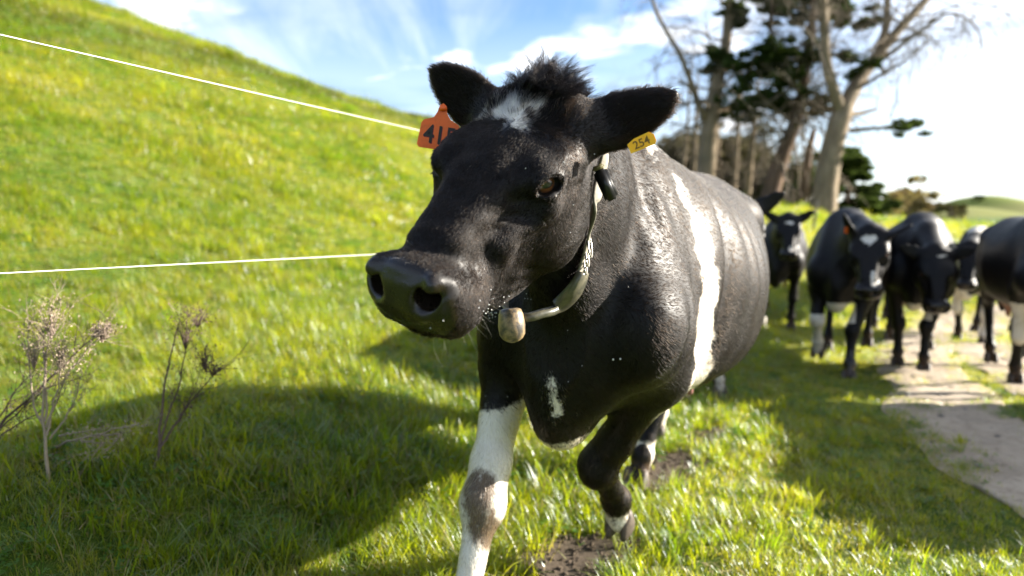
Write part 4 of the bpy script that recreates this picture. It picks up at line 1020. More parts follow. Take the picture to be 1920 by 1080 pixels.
def facing(right, normal):
    n = np.array(normal, float); n /= np.linalg.norm(n); r = np.array(right, float); r -= n * (r @ n); r /= np.linalg.norm(r); return np.stack([r, np.cross(n, r), n], 1)
def tag_plastic(name, col):
    m = Nodes(name); tc = m.n('TexCoord').outputs['Object']
    c = m.mix(m.mr(m.noise(70, 5, .7, tc), .5, .75, 0, .35), col, tuple(v * .35 for v in col)); m.l(c, m.b.inputs['Base Color'])
    m.b.inputs['Roughness'].default_value = .42; m.b.inputs['Subsurface Weight'].default_value = .25; m.b.inputs['Subsurface Radius'].default_value = (.01, .004, .002); m.b.inputs['Subsurface Scale'].default_value = .3; return m.m
M_ORANGE = tag_plastic('orange_plastic', (.80, .13, .012)); M_YELLOW = tag_plastic('yellow_plastic', (.85, .50, .01)); M_INK = plain('ink', (.02, .015, .015), .6).m; M_INKRED = plain('red_ink', (.16, .01, .02), .6).m
def dress_front_cow():
    Bi = BODY_M.T; camb = Bi @ (np.array((0, 0, CAM_H)) - BODY_O)
    # orange tag hanging in front of the ear turned to the camera
    hole = Bi @ (at(827, 204, 1.325) - BODY_O); cen = Bi @ (at(824, 250, 1.318) - BODY_O)
    nrm = camb - cen; nrm = nrm / np.linalg.norm(nrm) + np.array((0, 0, .05)); rt = Bi @ np.array((.97, -.10, -.16)); fr = (facing(rt, nrm), cen)
    s = 1.325 / FPX
    ol = [(-34, -30), (30, -30), (35, -25), (36, 14), (32, 20), (16, 27), (9, 37), (6, 50), (0, 54), (-6, 50), (-9, 37), (-14, 27), (-31, 20), (-35, 14), (-38, -25)]
    t = plate('ear_tag', [(x * s, y * s) for x, y in ol], .0022, fr, M_ORANGE, cow); t['label'] = 'orange ear tag printed 415'
    print_text('tag_number', '415', 46 * s, (fr[0], fr[1] + fr[0] @ np.array((1 * s, -5 * s, 0))), M_INK, t, sx=.86)
    print_text('tag_number', '415', 46 * s, (fr[0], fr[1] + fr[0] @ np.array((2.2 * s, -6.5 * s, -.0003))), M_INKRED, t, sx=.86)
    bm = bmesh.new(); bmesh.ops.create_uvsphere(bm, u_segments=14, v_segments=8, radius=.0085, matrix=Matrix.Translation(Vector(tuple(fr[1] + fr[0] @ np.array((0, 44 * s, .002))))) @ Matrix.Diagonal((1, 1, .6, 1))); mesh_obj('tag_button', bm, M_ORANGE, t)
    # yellow tag lying along the lower edge of the other ear
    cen = Bi @ (at(1203, 268, 1.160) - BODY_O); nrm = camb - cen; nrm /= np.linalg.norm(nrm); rt = Bi @ np.array((.88, 0, .40)); fr = (facing(rt, nrm), cen); s = 1.16 / FPX
    t = plate('ear_tag', [(x * s, y * s) for x, y in [(-25, -10), (22, -12), (26, -7), (26, 6), (19, 13), (-10, 13), (-25, 8)]], .0022, fr, M_YELLOW, cow); t['label'] = 'yellow ear tag printed 254'
    print_text('tag_number', '254', 21 * s, fr, plain('faded_ink', (.16, .09, .01), .6).m, t)
    # collar: a strap round the neck just behind the jaw
    bvh = BVHTree.FromPolygons([tuple(v) for v in FRONT_V], [tuple(q) for q in FRONT_Q.tolist()])
    A, Bp, Cp = np.array((.469, .121, 1.076)), np.array((.445, .089, .97)), np.array((.436, .039, .879)); nn = np.cross(Bp - A, Cp - A); nn /= np.linalg.norm(nn); nn = nn if nn[0] > 0 else -nn
    nn = nn * .55 + np.array((.80, .0, -.50)) * .45; nn /= np.linalg.norm(nn); ce = np.array((.445, .02, 1.03)); up = np.array((0, 0, 1.)); up -= nn * (up @ nn); up /= np.linalg.norm(up); lf = np.cross(up, nn); lf = lf if lf[1] > 0 else -lf
    n = 120; th_ = np.linspace(0, 2 * np.pi, n, endpoint=False); rr = []
    for a in th_:
        d = up * math.cos(a) + lf * math.sin(a); h = bvh.ray_cast(Vector(tuple(ce)), Vector(tuple(d)), .4); rr.append(h[3] if h[0] is not None else .2)
    rr = np.array(rr); k = np.array([1, 2, 3, 4, 3, 2, 1.]) / 16
    for _ in range(6): rr = np.maximum(np.convolve(np.r_[rr[-3:], rr, rr[:3]], k, 'valid'), rr * .0 + np.convolve(np.r_[rr[-3:], rr, rr[:3]], k, 'valid'))
    sag = .035 * np.exp(-((th_ - math.radians(190)) / math.radians(38)) ** 2); rr = rr + .011 + sag
    ring0 = lambda a: ce + (up * math.cos(a) + lf * math.sin(a)) * np.interp(a % (2 * np.pi), np.r_[th_, 2 * np.pi], np.r_[rr, rr[0]])
    def hit(px, py, off, dmax=9.):
        d = pix_ray(px, py); d /= np.linalg.norm(d); o_ = Bi @ (np.array((0, 0, CAM_H)) - BODY_O); d = Bi @ d; h = bvh.ray_cast(Vector(tuple(o_)), Vector(tuple(d)), dmax)
        return np.array(h[0]) + np.array(h[1]) * off if h[0] is not None else None
    pts = [hit(1116, 335, .010), hit(1109, 375, .009), hit(1099, 430, .009), hit(1089, 480, .010), hit(1072, 527, .016), hit(1045, 560, .020)]
    pts += [Bi @ (at(1012, 583, 1.375) - BODY_O), Bi @ (at(982, 590, 1.36) - BODY_O), Bi @ (at(955, 583, 1.37) - BODY_O)]
    pts += [ring0(a) for a in np.radians([222, 245, 268, 290, 312, 335, 358, 18, 36])]
    pts = np.array(pts); pc = np.concatenate([pts[-3:], pts, pts[:3]]); ss = np.concatenate([[0], np.cumsum(np.linalg.norm(np.diff(pc, axis=0), axis=1))]); m0, m1 = ss[3], ss[3 + len(pts)]
    def ring(a, out=0.):
        q = m0 + (a / (2 * np.pi) % 1) * (m1 - m0); p = np.array([smooth_interp(np.array([q]), ss, pc[:, i])[0] for i in range(3)]); e = p - ce; e -= nn * (e @ nn); e /= np.linalg.norm(e); e = e + nn * .95 * max(0, -(e @ up)); return p + e / np.linalg.norm(e) * out
    at_pt = lambda i: (ss[3 + i] - m0) / (m1 - m0) * 2 * np.pi
    def band(name, a0, a1, w, t, mat, parent, out=0., steps=60, closed=False, round_=0.):
        bm = bmesh.new(); prev = None; first = None; N = steps
        for i in range(N + (0 if closed else 1)):
            a = a0 + (a1 - a0) * i / N; p = ring(a, out); q = ring(a, out + .01) - p; q /= np.linalg.norm(q); e = 1 - round_ * (2 * i / N - 1) ** 6
            tg = ring(a + .01, out) - ring(a - .01, out); tg /= np.linalg.norm(tg); q -= tg * (q @ tg); q /= np.linalg.norm(q); wd_ = np.cross(tg, q)
            prof = [(-w / 2 * e, -t / 2), (w / 2 * e, -t / 2), (w / 2 * e * .96, t * .25), (w / 2 * e * .7, t / 2), (-w / 2 * e * .7, t / 2), (-w / 2 * e * .96, t * .25)]
            vs_ = [bm.verts.new(Vector(tuple(p + wd_ * x + q * y))) for x, y in prof]
            if prev:
                for k_ in range(6): bm.faces.new((prev[k_], prev[(k_ + 1) % 6], vs_[(k_ + 1) % 6], vs_[k_]))
            else: first = vs_
            prev = vs_
        if closed:
            for k_ in range(6): bm.faces.new((prev[k_], prev[(k_ + 1) % 6], first[(k_ + 1) % 6], first[k_]))
        else: bm.faces.new(list(reversed(first))); bm.faces.new(prev)
        return mesh_obj(name, bm, mat, parent, True)
    web = Nodes('webbing'); tc = web.n('TexCoord').outputs['Object']; web.l(web.mix(web.mr(web.noise(60, 5, .7, tc), .35, .7), (.30, .27, .21), (.10, .09, .07)), web.b.inputs['Base Color']); web.b.inputs['Roughness'].default_value = .75; web.bump(web.noise(500, 2, .5, tc), .4, .001)
    pad = Nodes('pad_plastic'); tc = pad.n('TexCoord').outputs['Object']; pad.l(pad.mix(pad.mr(pad.noise(45, 5, .7, tc), .4, .7), (.055, .055, .040), (.14, .125, .085)), pad.b.inputs['Base Color']); pad.b.inputs['Roughness'].default_value = .34
    strap = band('collar', 0, 2 * np.pi, .022, .005, web.m, cow, 0, 130, True)
    strap['label'] = 'worn pale webbing collar with a plastic pad and a hanging weight'
    D2 = math.radians
    band('collar_pad', at_pt(3) + .12, at_pt(7), .050, .016, pad.m, strap, .008, 40, False, .35)
    # wire buckle
    bm = bmesh.new(); p = ring(at_pt(3) - .06, .006); q = p - ce; q /= np.linalg.norm(q); tdir = ring(at_pt(3)) - ring(at_pt(3) - .12); tdir /= np.linalg.norm(tdir)
    for off, rad in ((-.014, .019), (.010, .015), (.028, .013)):
        c = p + tdir * off; tube(bm, [c + nn * rad * 1.25 * math.cos(t_) + (tdir * .75 + q * .45) * rad * math.sin(t_) for t_ in np.linspace(0, 2 * np.pi, 22)], [.0021] * 22, 6, False)
    mesh_obj('buckle', bm, plain('wire', (.42, .40, .36), .35, .5, .9).m, strap)
    # weight under the chin
    wm = Nodes('weight'); tc = wm.n('TexCoord').outputs['Object']; sp = wm.n('SeparateXYZ'); wm.l(tc, sp.inputs[0])
    top = Bi @ (at(957, 578, 1.335) - BODY_O); bot = Bi @ (at(962, 643, 1.325) - BODY_O)
    wm.l(wm.mix(wm.mr(wm.noise(35, 5, .65, tc), .42, .58), (.06, .052, .044), (.27, .19, .10)), wm.b.inputs['Base Color']); wm.b.inputs['Roughness'].default_value = .38; wm.bump(wm.noise(140, 3, .6, tc), .3, .002)
    bm = bmesh.new(); ax = bot - top; L = np.linalg.norm(ax); ax /= L; u1 = np.cross(ax, (0, 1, 0)); u1 /= np.linalg.norm(u1); u2 = np.cross(ax, u1); prev = None
    for f, r in ((0, .014), (.04, .021), (.18, .0245), (.5, .0270), (.75, .0255), (.88, .020), (.96, .012), (1., .003)):
        ringv = [bm.verts.new(Vector(tuple(top + ax * L * f + u1 * r * math.cos(t_) + u2 * r * math.sin(t_)))) for t_ in np.linspace(0, 2 * np.pi, 24, endpoint=False)]
        if prev:
            for k_ in range(24): bm.faces.new((prev[k_], prev[(k_ + 1) % 24], ringv[(k_ + 1) % 24], ringv[k_]))
        else: bm.faces.new(list(reversed(ringv)))
        prev = ringv
    bm.faces.new(prev); mesh_obj('collar_weight', bm, wm.m, strap)
    # black box under the ear
    c = Bi @ (at(1136, 346, 1.27) - BODY_O); axv = Bi @ np.array((.42, .1, -.86)); axv /= np.linalg.norm(axv); nv = camb - c; A3 = facing(np.cross(axv, nv), nv)
    bm = bmesh.new(); bmesh.ops.create_cube(bm, size=1, matrix=Matrix.Translation(Vector(tuple(c))) @ Matrix(A3.tolist()).to_4x4() @ Matrix.Diagonal((.026, .062, .020, 1))); bmesh.ops.bevel(bm, geom=list(bm.edges), offset=.005, segments=3, affect='EDGES')
    bx = mesh_obj('transponder', bm, plain('black_plastic', (.012, .012, .013), .3).m, strap)
    bm = bmesh.new(); c2 = c - A3[:, 1] * .034; bmesh.ops.create_cube(bm, size=1, matrix=Matrix.Translation(Vector(tuple(c2))) @ Matrix(A3.tolist()).to_4x4() @ Matrix.Diagonal((.024, .009, .018, 1))); bmesh.ops.bevel(bm, geom=list(bm.edges), offset=.003, segments=2, affect='EDGES')
    mesh_obj('transponder_cap', bm, plain('olive_plastic', (.16, .145, .07), .4).m, strap)
dress_front_cow()
def droplets():
    S = Sticks(430); r = S.r; bvh = BVHTree.FromPolygons([tuple(v) for v in FRONT_V], [tuple(q) for q in FRONT_Q.tolist()]); Bi = BODY_M.T; o_ = Vector(tuple(Bi @ (np.array((0, 0, CAM_H)) - BODY_O)))
    spots = [(r.normal(918, 16), r.normal(584, 7), r.uniform(.0008, .0022)) for q in range(26)] + [(r.uniform(905, 1000), r.uniform(540, 570), .0011) for q in range(8)] + [(1150, 672, .0026), (1164, 671, .0024)] + [(r.uniform(760, 1320), r.uniform(200, 760), .0010) for q in range(22)]
    for x, y, s_ in spots:
        d = pix_ray(x, y); d = Bi @ (d / np.linalg.norm(d)); h = bvh.ray_cast(o_, Vector(tuple(d)))
        if h[0] is None: continue
        c = np.array(h[0]) + np.array(h[1]) * s_ * 2.2; ax = np.array(h[1]); S.tube(np.array([c - ax * s_, c - ax * s_ * .5, c + ax * s_ * .5, c + ax * s_]), [s_ * .3, s_ * .9, s_ * .9, s_ * .3], 7)
    o = S.build('droplets', plain('froth', (.75, .75, .75), .15).m, cow); o['kind'] = 'stuff'
droplets()

# ------------------------------------------------------------------ the rest of the herd
HERD = 'herd of cows walking along the fence'
def head_pose(pitch, yaw=0., roll=0., pos=(.6, 0, 1.15)):
    return np.array(Matrix.Rotation(yaw, 3, 'Z') @ Matrix.Rotation(pitch, 3, 'Y') @ Matrix.Rotation(roll, 3, 'X')), np.array(pos, float)
def stance(dx, s, lift=0., wid=.15):
    if lift: return [(.12, s * .175, .67), (.22, s * wid, .42), (.10, s * wid, .24), (.06 + dx * .2, s * wid, .13)]
    return [(.06 + dx * .3, s * .175, .66), (.08 + dx * .65, s * (wid + .005), .36), (.06 + dx * .97, s * wid, .125), (.10 + dx, s * wid, 0)]
def hind(dx, s, wid=.155):
    return [(-.90 + dx * .15, s * .2, .66), (-1.22 + dx * .55, s * (wid + .005), .47), (-1.13 + dx * .95, s * wid, .12), (-1.08 + dx, s * wid, 0)]
STD_EARS = [((.008, .094, -.045), (-.05, .160, .040), (.45, .3, .85)), ((.008, -.094, -.045), (-.05, -.160, .040), (.45, -.3, .85))]
def cow_mesh(sp):
    F = cow_field(sp); th = sp['head'][1]
    V, Q = polygonise(F, axis([(-1.52, .022), (.25, .011), (1.02,)]), axis([(-.45, .016), (.45,)]), axis([(0, .018), (.45, .013), (1.5,)]))
    return relax(F, V, Q, 1), Q
POSES = {
 'turned': dict(head=head_pose(.98, .04, .10, (.57, .17, 1.10)), ears=[((.008, .094, -.045), (-.03, .160, .085), (.5, .25, -.7)), ((.008, -.094, -.045), (-.09, -.06, .165), (.6, -.5, .1))], legs=dict(fl=stance(.24, 1, 0, .08), fr=stance(-.05, -1, 1, .16), hl=hind(-.18, 1), hr=hind(.22, -1)), fat=.92),
 'low': dict(head=head_pose(1.0, .16, -.08, (.60, .08, .98)), ears=STD_EARS, legs=dict(fl=stance(.18, 1, 0, .06), fr=stance(.02, -1, 0, .12), hl=hind(.2, 1), hr=hind(-.2, -1)), fat=.90, neck_mid=(.05, 0, .03)),
 'high': dict(head=head_pose(.92, .05, .05, (.55, .08, 1.26)), ears=[((.008, .094, -.045), (-.06, .15, .08), (.45, .3, .8)), ((.008, -.094, -.045), (-.06, -.15, .08), (.45, -.3, .8))], legs=dict(fl=stance(-.1, 1), fr=stance(.16, -1), hl=hind(.12, 1), hr=hind(-.12, -1)), fat=.88),
 'walk': dict(head=head_pose(.98, .18, 0, (.60, .05, 1.08)), ears=STD_EARS, legs=dict(fl=stance(.20, 1), fr=stance(-.16, -1), hl=hind(-.16, 1), hr=hind(.20, -1)), fat=.92),
}
TAIL = [(-1.31, 0, 1.06), (-1.40, 0, .95), (-1.43, 0, .78), (-1.42, 0, .60), (-1.42, 0, .46)]
CACHE = {}
def herd_cow(pose, pos, yaw, marks, label, scale=1., tags=()):
    sp = POSES[pose]; sp['tail'] = TAIL
    if pose not in CACHE: CACHE[pose] = cow_mesh(sp)
    V, Q = CACHE[pose]; Mh, th = sp['head']; H = (V - th) @ Mh
    o = np_mesh('cow', V, Q, COAT)
    w = np.full(len(V), -9.); w[V[:, 2] < .46] = -9
    for kind, *a in marks:
        if kind == 'h': w = np.maximum(w, np.where(V[:, 0] > .3, seg_dist(H, a[0], a[1]), -9))
        elif kind == 'b': w = np.maximum(w, seg_dist(V, a[0], a[1]))
        elif kind == 'leg':
            x, s, top = a; w = np.maximum(w, np.where((V[:, 0] * x > -.35 * (x < 0)) & (V[:, 1] * s > .0) & (V[:, 2] < .6) & ((V[:, 0] > -.45) == (x > 0)), top - V[:, 2], -9))
        elif kind == 'under': w = np.maximum(w, np.where((np.abs(V[:, 1]) < .10) & (V[:, 0] > -.9), a[0] - .03 - V[:, 2], -9) - 9 * (V[:, 2] < .42))
    nose = np.clip((H[:, 0] - .405 - .25 * np.maximum(np.abs(H[:, 1]) - .03, 0)) / .01 + .5, 0, 1) * (V[:, 0] > .3)
    attr(o, 'white', soft(w, .03)); attr(o, 'mud', np.clip((.26 - V[:, 2]) / .26, 0, .62)); attr(o, 'nose', nose); attr(o, 'pink', np.clip(seg_dist(V, [(-.86, 0, .48)], [.17]) / .03, 0, 1) * (V[:, 2] < .54))
    o.location = (pos[0], pos[1], gz(*pos)); o.scale = (scale,) * 3; o.rotation_euler = (0, 0, -math.pi / 2 - math.radians(yaw))
    tag(o, label, 'cow', HERD); eyes_for(o, Mh, th, (12, 8))
    for nm in ('fl', 'fr', 'hl', 'hr'): claw_pair('hoof', sp['legs'][nm][3], (1, 0), M_HOOF, o, tilt=.5 if sp['legs'][nm][3][2] > .05 else 0.)
    for (side, mat) in tags:
        b, v, n_ = sp['ears'][side]; c = np.array(Mh) @ (np.array(b) + np.array(v) * .55 + np.array((.02, 0, -.03))) + th; nf = np.array(Mh) @ np.array((.9, 0, .3)); fr = (facing(np.array((0, 1., 0)), nf), c)
        t = plate('ear_tag', [(-.028, -.035), (.028, -.035), (.028, .01), (.008, .02), (.006, .035), (-.006, .035), (-.008, .02), (-.028, .01)], .003, fr, mat, o)
    return o
HEART = [('h', [(.052, -.022, 0), (.105, .0, 0)], [.026, .006]), ('h', [(.052, .022, 0), (.105, .0, 0)], [.026, .006])]
herd_cow('turned', (2.58, 5.28), 29, HEART + [('h', [(.30, .03, -.03), (.36, .035, -.04), (.44, .04, -.10)], [.012, .018, .014]), ('leg', 1, -1, .47), ('leg', 1, 1, .14), ('under', .60), ('b', [(.02, .19, .75), (-.02, .22, .9)], [.02, .03])], 'black cow with a white heart on its forehead, first one following on the grass', 1., ((1, M_ORANGE),))
herd_cow('low', (3.36, 5.62), 28, [('h', [(.030, .05, 0), (.045, .0, 0)], [.012, .014]), ('h', [(.37, .05, -.06), (.43, .05, -.11)], [.013, .013]), ('under', .58)], 'black cow on the track with lowered head and a small white fleck on its brow')
herd_cow('high', (3.02, 7.7), 22, [('h', [(.07, -.02, 0), (.075, .03, 0)], [.014, .018]), ('h', [(.36, .02, -.03), (.42, .02, -.08)], [.02, .02]), ('h', [(.12, .10, -.03), (.2, .10, -.08)], [.015, .02]), ('leg', 1, -1, .15)], 'black cow with a white-tipped nose walking by the fence post')
herd_cow('high', (1.13, 4.08), 2, [('b', [(.53, -.22, 1.32), (.5, -.28, 1.36)], [.05, .05]), ('leg', 1, 1, .3)], 'cow hidden behind the large front cow, only its ears show above the rump', .92)
herd_cow('walk', (5.05, 7.4), 46, [('b', [(.12, 0, 1.22), (.0, 0, 1.24)], [.09, .08]), ('leg', 1, -1, .62), ('leg', 1, 1, .55), ('under', .56)], 'black cow with white withers and pale front legs right of the low-headed cow')
herd_cow('walk', (3.70, 4.66), 25, [('leg', 1, -1, .62), ('leg', 1, 1, .5)], 'black cow with a pale front leg cut off by the right edge of the picture', .98)
herd_cow('walk', (3.85, 3.0), 12, [('leg', -1, -1, .62), ('leg', -1, 1, .5)], 'cow walking out of view on the right, known by its shadow on the track', .95)
herd_cow('low', (4.55, 8.6), 30, [('b', [(-.2, 0, 1.22), (-.9, .05, 1.2)], [.13, .12]), ('b', [(.2, .15, .9), (.1, .2, .7)], [.08, .06])], 'cow with a white-grey back behind the low-headed cow', 1.03)
herd_cow('walk', (5.6, 10.2), 32, [('b', [(-.9, 0, 1.2), (-1.2, 0, 1.1)], [.14, .12]), ('leg', 1, 1, .5)], 'black cow with a white rump far back on the track')
herd_cow('high', (6.9, 11.6), 34, [('h', [(.05, 0, 0), (.3, 0, 0)], [.02, .02]), ('leg', 1, -1, .4)], 'last cow of the herd in the distance with a narrow white blaze')

# ------------------------------------------------------------------ electric fence
def build_fence():
    f = bpy.data.objects.new('electric_fence', None); C.objects.link(f); f.location = (0, 0, 0); tag(f, 'electric fence with two white wires running behind the front cow along the hill foot', 'fence')
    D = 1.5; pt = lambda v, z: np.array((*(FEN_N * D + FEN_E * v), z)); g0 = lambda v: gz(*(FEN_N * D + FEN_E * v)); posts = [-3.2, 4.5, 12.2, 19.9]
    for hs in ((1.49, 1.305, 1.20, 1.15), (1.005, .875, .76, .72)):
        bm = bmesh.new(); P = []
        for v in np.linspace(-3.2, 19.9, 80): P.append(pt(v, np.interp(v, posts, hs) + (g0(v) - g0(1.)) * .9 * sstep(5, 12, v)))
        tube(bm, P, [.00125] * len(P), 6); w = mesh_obj('wire', bm, plain('polywire', (.66, .66, .62), .5).m, f)
    pm = bark_material('post_wood', (.10, .085, .065), (.17, .15, .12), (.07, .06, .05))
    for v in posts:
        bm = bmesh.new(); b = pt(v, g0(v) - .15); top = b + np.array((.10, 0, 1.15 if v < 10 else .98)); tube(bm, [b, b * .5 + top * .5, top - (0, 0, .01), top], [.034, .032, .030, .024], 10); p = mesh_obj('post', bm, pm, f)
        for fz in (.62, .86):
            bm = bmesh.new(); c = b + (top - b) * fz - np.array((*(FEN_N * .035), 0)); tube(bm, [c, c - np.array((*(FEN_N * .03), 0))], [.012, .009], 8); mesh_obj('insulator', bm, plain('insulator', (.05, .05, .05), .5).m, p)
build_fence()

# ------------------------------------------------------------------ dry weeds and a fallen stalk at the foot of the hill
M_DRY = bark_material('dry_stem', (.26, .20, .15), (.36, .29, .21), (.17, .12, .11)); M_DRYD = bark_material('dark_dry_stem', (.10, .065, .055), (.17, .12, .10), (.07, .05, .045))
def weed(name, label, stems, mat, seed, heads=(), kind_cat='weed', twigs=7, head_n=260):
    S = Sticks(seed); K = Sticks(seed + 500); z0 = None; r = S.r
    e = bpy.data.objects.new(name, None); C.objects.link(e); base = on_ground(*stems[0][0][:2]); e.location = Vector(tuple(base)); tag(e, label, kind_cat, 'dry weeds at the foot of the hill'); Z = base[1]
    for st in stems:
        P = np.array([at(x, y, Z + (q[0] if q else 0.)) for x, y, *q in st]); s = np.concatenate([[0], np.cumsum(np.linalg.norm(np.diff(P, axis=0), axis=1))]); q = np.linspace(0, s[-1], 14)
        W = np.stack([smooth_interp(q, s, P[:, i]) for i in range(3)], 1) + r.normal(0, .0022, (14, 3)); rad = np.linspace(.0042, .0011, 14) * (1.2 if st is stems[0] else .8); S.tube(W, rad, 5)
        for t in range(twigs):
            j = r.integers(4, 14); d = W[min(j + 1, 13)] - W[max(j - 1, 0)]; d = d / np.linalg.norm(d) + r.normal(0, .5, 3) + np.array((0, 0, .25)); S.twig(W[j], d, r.uniform(.04, .13), .0011, 1, 0, 4, 3, .3, .6)
        for t in range(40):
            j = r.integers(5, 14); K.leaves(W[j][None] + r.normal(0, .012, (3, 3)), .004, 1.)
    for x, y, rx, ry in heads:
        c = at(x, y, Z); n = head_n; pts = c + r.normal(0, .62, (n, 3)) * np.array((rx, rx, ry)) / FPX * Z; K.leaves(pts, .0036, 1.)
        for t in range(26):
            a = pts[r.integers(n)]; S.tube(np.array([a, a + (c - a) * .5 + r.normal(0, .006, 3), c + np.array((0, 0, -ry / FPX * Z * 1.4))]), [.0006, .0008, .0011], 3)
    for T_, nm in ((S, 'stems'), (K, 'seed_heads')):
        o = T_.build(nm, mat); o.parent = e; o.location = -e.location
        if nm == 'seed_heads': o['kind'] = 'stuff'
    return e
weed('dry_weed', 'tall dry brown weed with an upright pale stem at the left edge of the shade', [[(92, 912), (88, 850), (80, 775), (84, 700), (80, 640), (98, 572)], [(90, 830), (66, 765), (55, 690), (52, 600)], [(90, 815), (112, 730), (160, 660), (208, 612)], [(88, 800), (106, 740), (116, 690), (120, 640)], [(92, 825), (140, 755), (158, 690)], [(86, 790), (84, 700), (92, 620), (110, 560)]], M_DRY, 300, ((92, 590, 34, 34), (110, 655, 40, 26), (60, 640, 20, 40), (195, 618, 22, 12)))
weed('dry_weed', 'thin dark dry weed with a fluffy seed head right of the taller pale one', [[(286, 892), (300, 835), (304, 760), (322, 660), (338, 600)], [(300, 832), (318, 770), (344, 680), (352, 610)], [(303, 834), (348, 770), (392, 712), (418, 688)], [(302, 840), (332, 790), (372, 720)]], M_DRYD, 301, ((345, 610, 32, 34), (370, 592, 26, 16), (385, 668, 20, 22), (400, 690, 22, 10)))
weed('dry_weed', 'dark dry weed leaning into the picture from the left edge', [[(-46, 880), (-5, 800), (60, 742), (150, 655), (206, 610)], [(-46, 872), (10, 795), (100, 725), (158, 702)], [(-44, 876), (8, 812), (70, 775), (120, 735)], [(-46, 866), (0, 780), (40, 720), (70, 690)]], M_DRYD, 302, ((190, 622, 18, 14),), twigs=10)
weed('fallen_stalk', 'pale dry branched stalk lying on the shaded grass between the two weeds', [[(96, 842), (150, 822, -.1), (205, 808, -.13), (264, 792, -.15)], [(112, 818, -.05), (160, 808, -.1), (215, 802, -.12)], [(150, 826, -.1), (190, 836, -.13), (150, 868, -.15)], [(180, 818, -.1), (225, 815, -.12), (180, 858, -.14)], [(110, 848, -.05), (60, 868, -.1), (20, 880, -.1)]], M_DRY, 303, (), 'dry stalk', 4)

# ------------------------------------------------------------------ pebbles on the ruts
def pebbles():
    S = Sticks(400); r = S.r
    for P, w, n in ((_TP, _TW, 2600), (_RP, _RW, 700)):
        for q in range(n):
            i = r.integers(len(P)); p = P[i] + r.normal(0, w[i] * .5, 2); s = r.uniform(.003, .009) + (r.random() < .05) * .012 * (1 + .2 * p[1] * .3); c = np.array((p[0], p[1], gz(*p) + .006)); a = r.normal(0, 1, 3); a /= np.linalg.norm(a)
            S.tube(np.array([c - a * s, c - a * s * .6, c + a * s * .6, c + a * s]), [s * .2, s * .7, s * .62, s * .15], 5)
    tag(S.build('pebbles', soil_material('pebble', (.30, .27, .23), (.20, .17, .14), (.40, .36, .30), 3.), None, False), kind='stuff')
pebbles()
def clods():
    S = Sticks(420); r = S.r
    for (cx, cy), a, b, ang in DIRT:
        for q in range(170):
            t = r.uniform(0, 6.28); rr = r.random() ** .5 * 1.1; x, y = a * rr * math.cos(t), b * rr * math.sin(t); X, Y = cx + x * math.cos(ang) - y * math.sin(ang), cy + x * math.sin(ang) + y * math.cos(ang)
            s_ = r.uniform(.003, .012); c = np.array((X, Y, gz(X, Y) + .006)); d = r.normal(0, 1, 3); d /= np.linalg.norm(d)
            S.tube(np.array([c - d * s_, c - d * s_ * .5, c + d * s_ * .6, c + d * s_]), [s_ * .2, s_ * .75, s_ * .6, s_ * .15], 5)
    tag(S.build('soil_clods', M_SOIL, None, False), kind='stuff')
clods()
K = Sticks(410); g0_ = on_ground(738, 428)
for q in range(9):
    c = g0_ + K.r.normal(0, .12, 3) * (1, 1, .1); c[2] = gz(c[0], c[1]) + K.r.uniform(.05, .13); K.leaves(c + K.r.normal(0, .010, (14, 3)), .012, .6)
tag(K.build('white_flowers', plain('petal', (.75, .75, .70), .6).m), kind='stuff')
# ------------------------------------------------------------------ turf: blades, clover and straw (uncountable, instanced)
def blade_material(name, diff, trans, rough=.42, dry=.08):
    m = Nodes(name); m.N.remove(m.b)
    geo = m.n('NewGeometry').outputs['Position']; rnd = m.n('ObjectInfo').outputs['Random']; br = m.attr('blade')
    n1 = m.mr(m.noise(.9, 4, .6, geo), .36, .64); n2 = m.mr(m.noise(5.5, 3, .6, geo), .3, .7)
    f = m.math('MULTIPLY', m.math('ADD', m.math('ADD', n1, n2), m.math('ADD', rnd, br)), .25)
    mp = m.n('Mapping'); mp.inputs['Rotation'].default_value = (0, 0, math.radians(-62)); m.l(geo, mp.inputs[0]); mp2 = m.n('Mapping'); mp2.inputs['Scale'].default_value = (.07, .75, .75); m.l(mp.outputs[0], mp2.inputs[0])
    sp = m.n('SeparateXYZ'); m.l(geo, sp.inputs[0]); band = m.math('MULTIPLY', m.mr(m.noise(1.0, 4, .6, mp2.outputs[0]), .44, .58), m.mr(sp.outputs[2], 2.2, 3.6, .10, .95))
    def colour(a, b):
        c = m.mix(m.mr(f, .22, .78), a, b)
        c = m.mix(band, c, tuple(x * .45 + y for x, y in zip(a, (.03, .018, .004))))
        return m.mix(m.math('MULTIPLY', m.math('GREATER_THAN', br, 1 - dry), .85), c, (.34, .26, .10))
    base = colour(*diff)
    d = m.n('BsdfDiffuse'); m.l(base, d.inputs[0]); t = m.n('BsdfTranslucent'); m.l(colour(*trans), t.inputs[0])
    g = m.n('BsdfGlossy'); g.inputs['Roughness'].default_value = rough; g.inputs[0].default_value = (.9, .95, 1, 1)
    mx = m.n('MixShader'); mx.inputs[0].default_value = .5; m.l(d.outputs[0], mx.inputs[1]); m.l(t.outputs[0], mx.inputs[2])
    fr = m.n('Fresnel'); fr.inputs[0].default_value = 1.38
    m2 = m.n('MixShader'); m.l(m.math('MINIMUM', m.math('MULTIPLY', fr.outputs[0], .42), .09), m2.inputs[0]); m.l(mx.outputs[0], m2.inputs[1]); m.l(g.outputs[0], m2.inputs[2])
    m.l(m2.outputs[0], m.out.inputs[0]); return m.m
M_GRASS = blade_material('grass_blade', ((.045, .104, .008), (.175, .205, .014)), ((.26, .44, .006), (.74, .70, .012)))
M_TURF = blade_material('turf_blade', ((.080, .125, .012), (.225, .215, .024)), ((.42, .52, .010), (.84, .73, .022)), dry=.14)
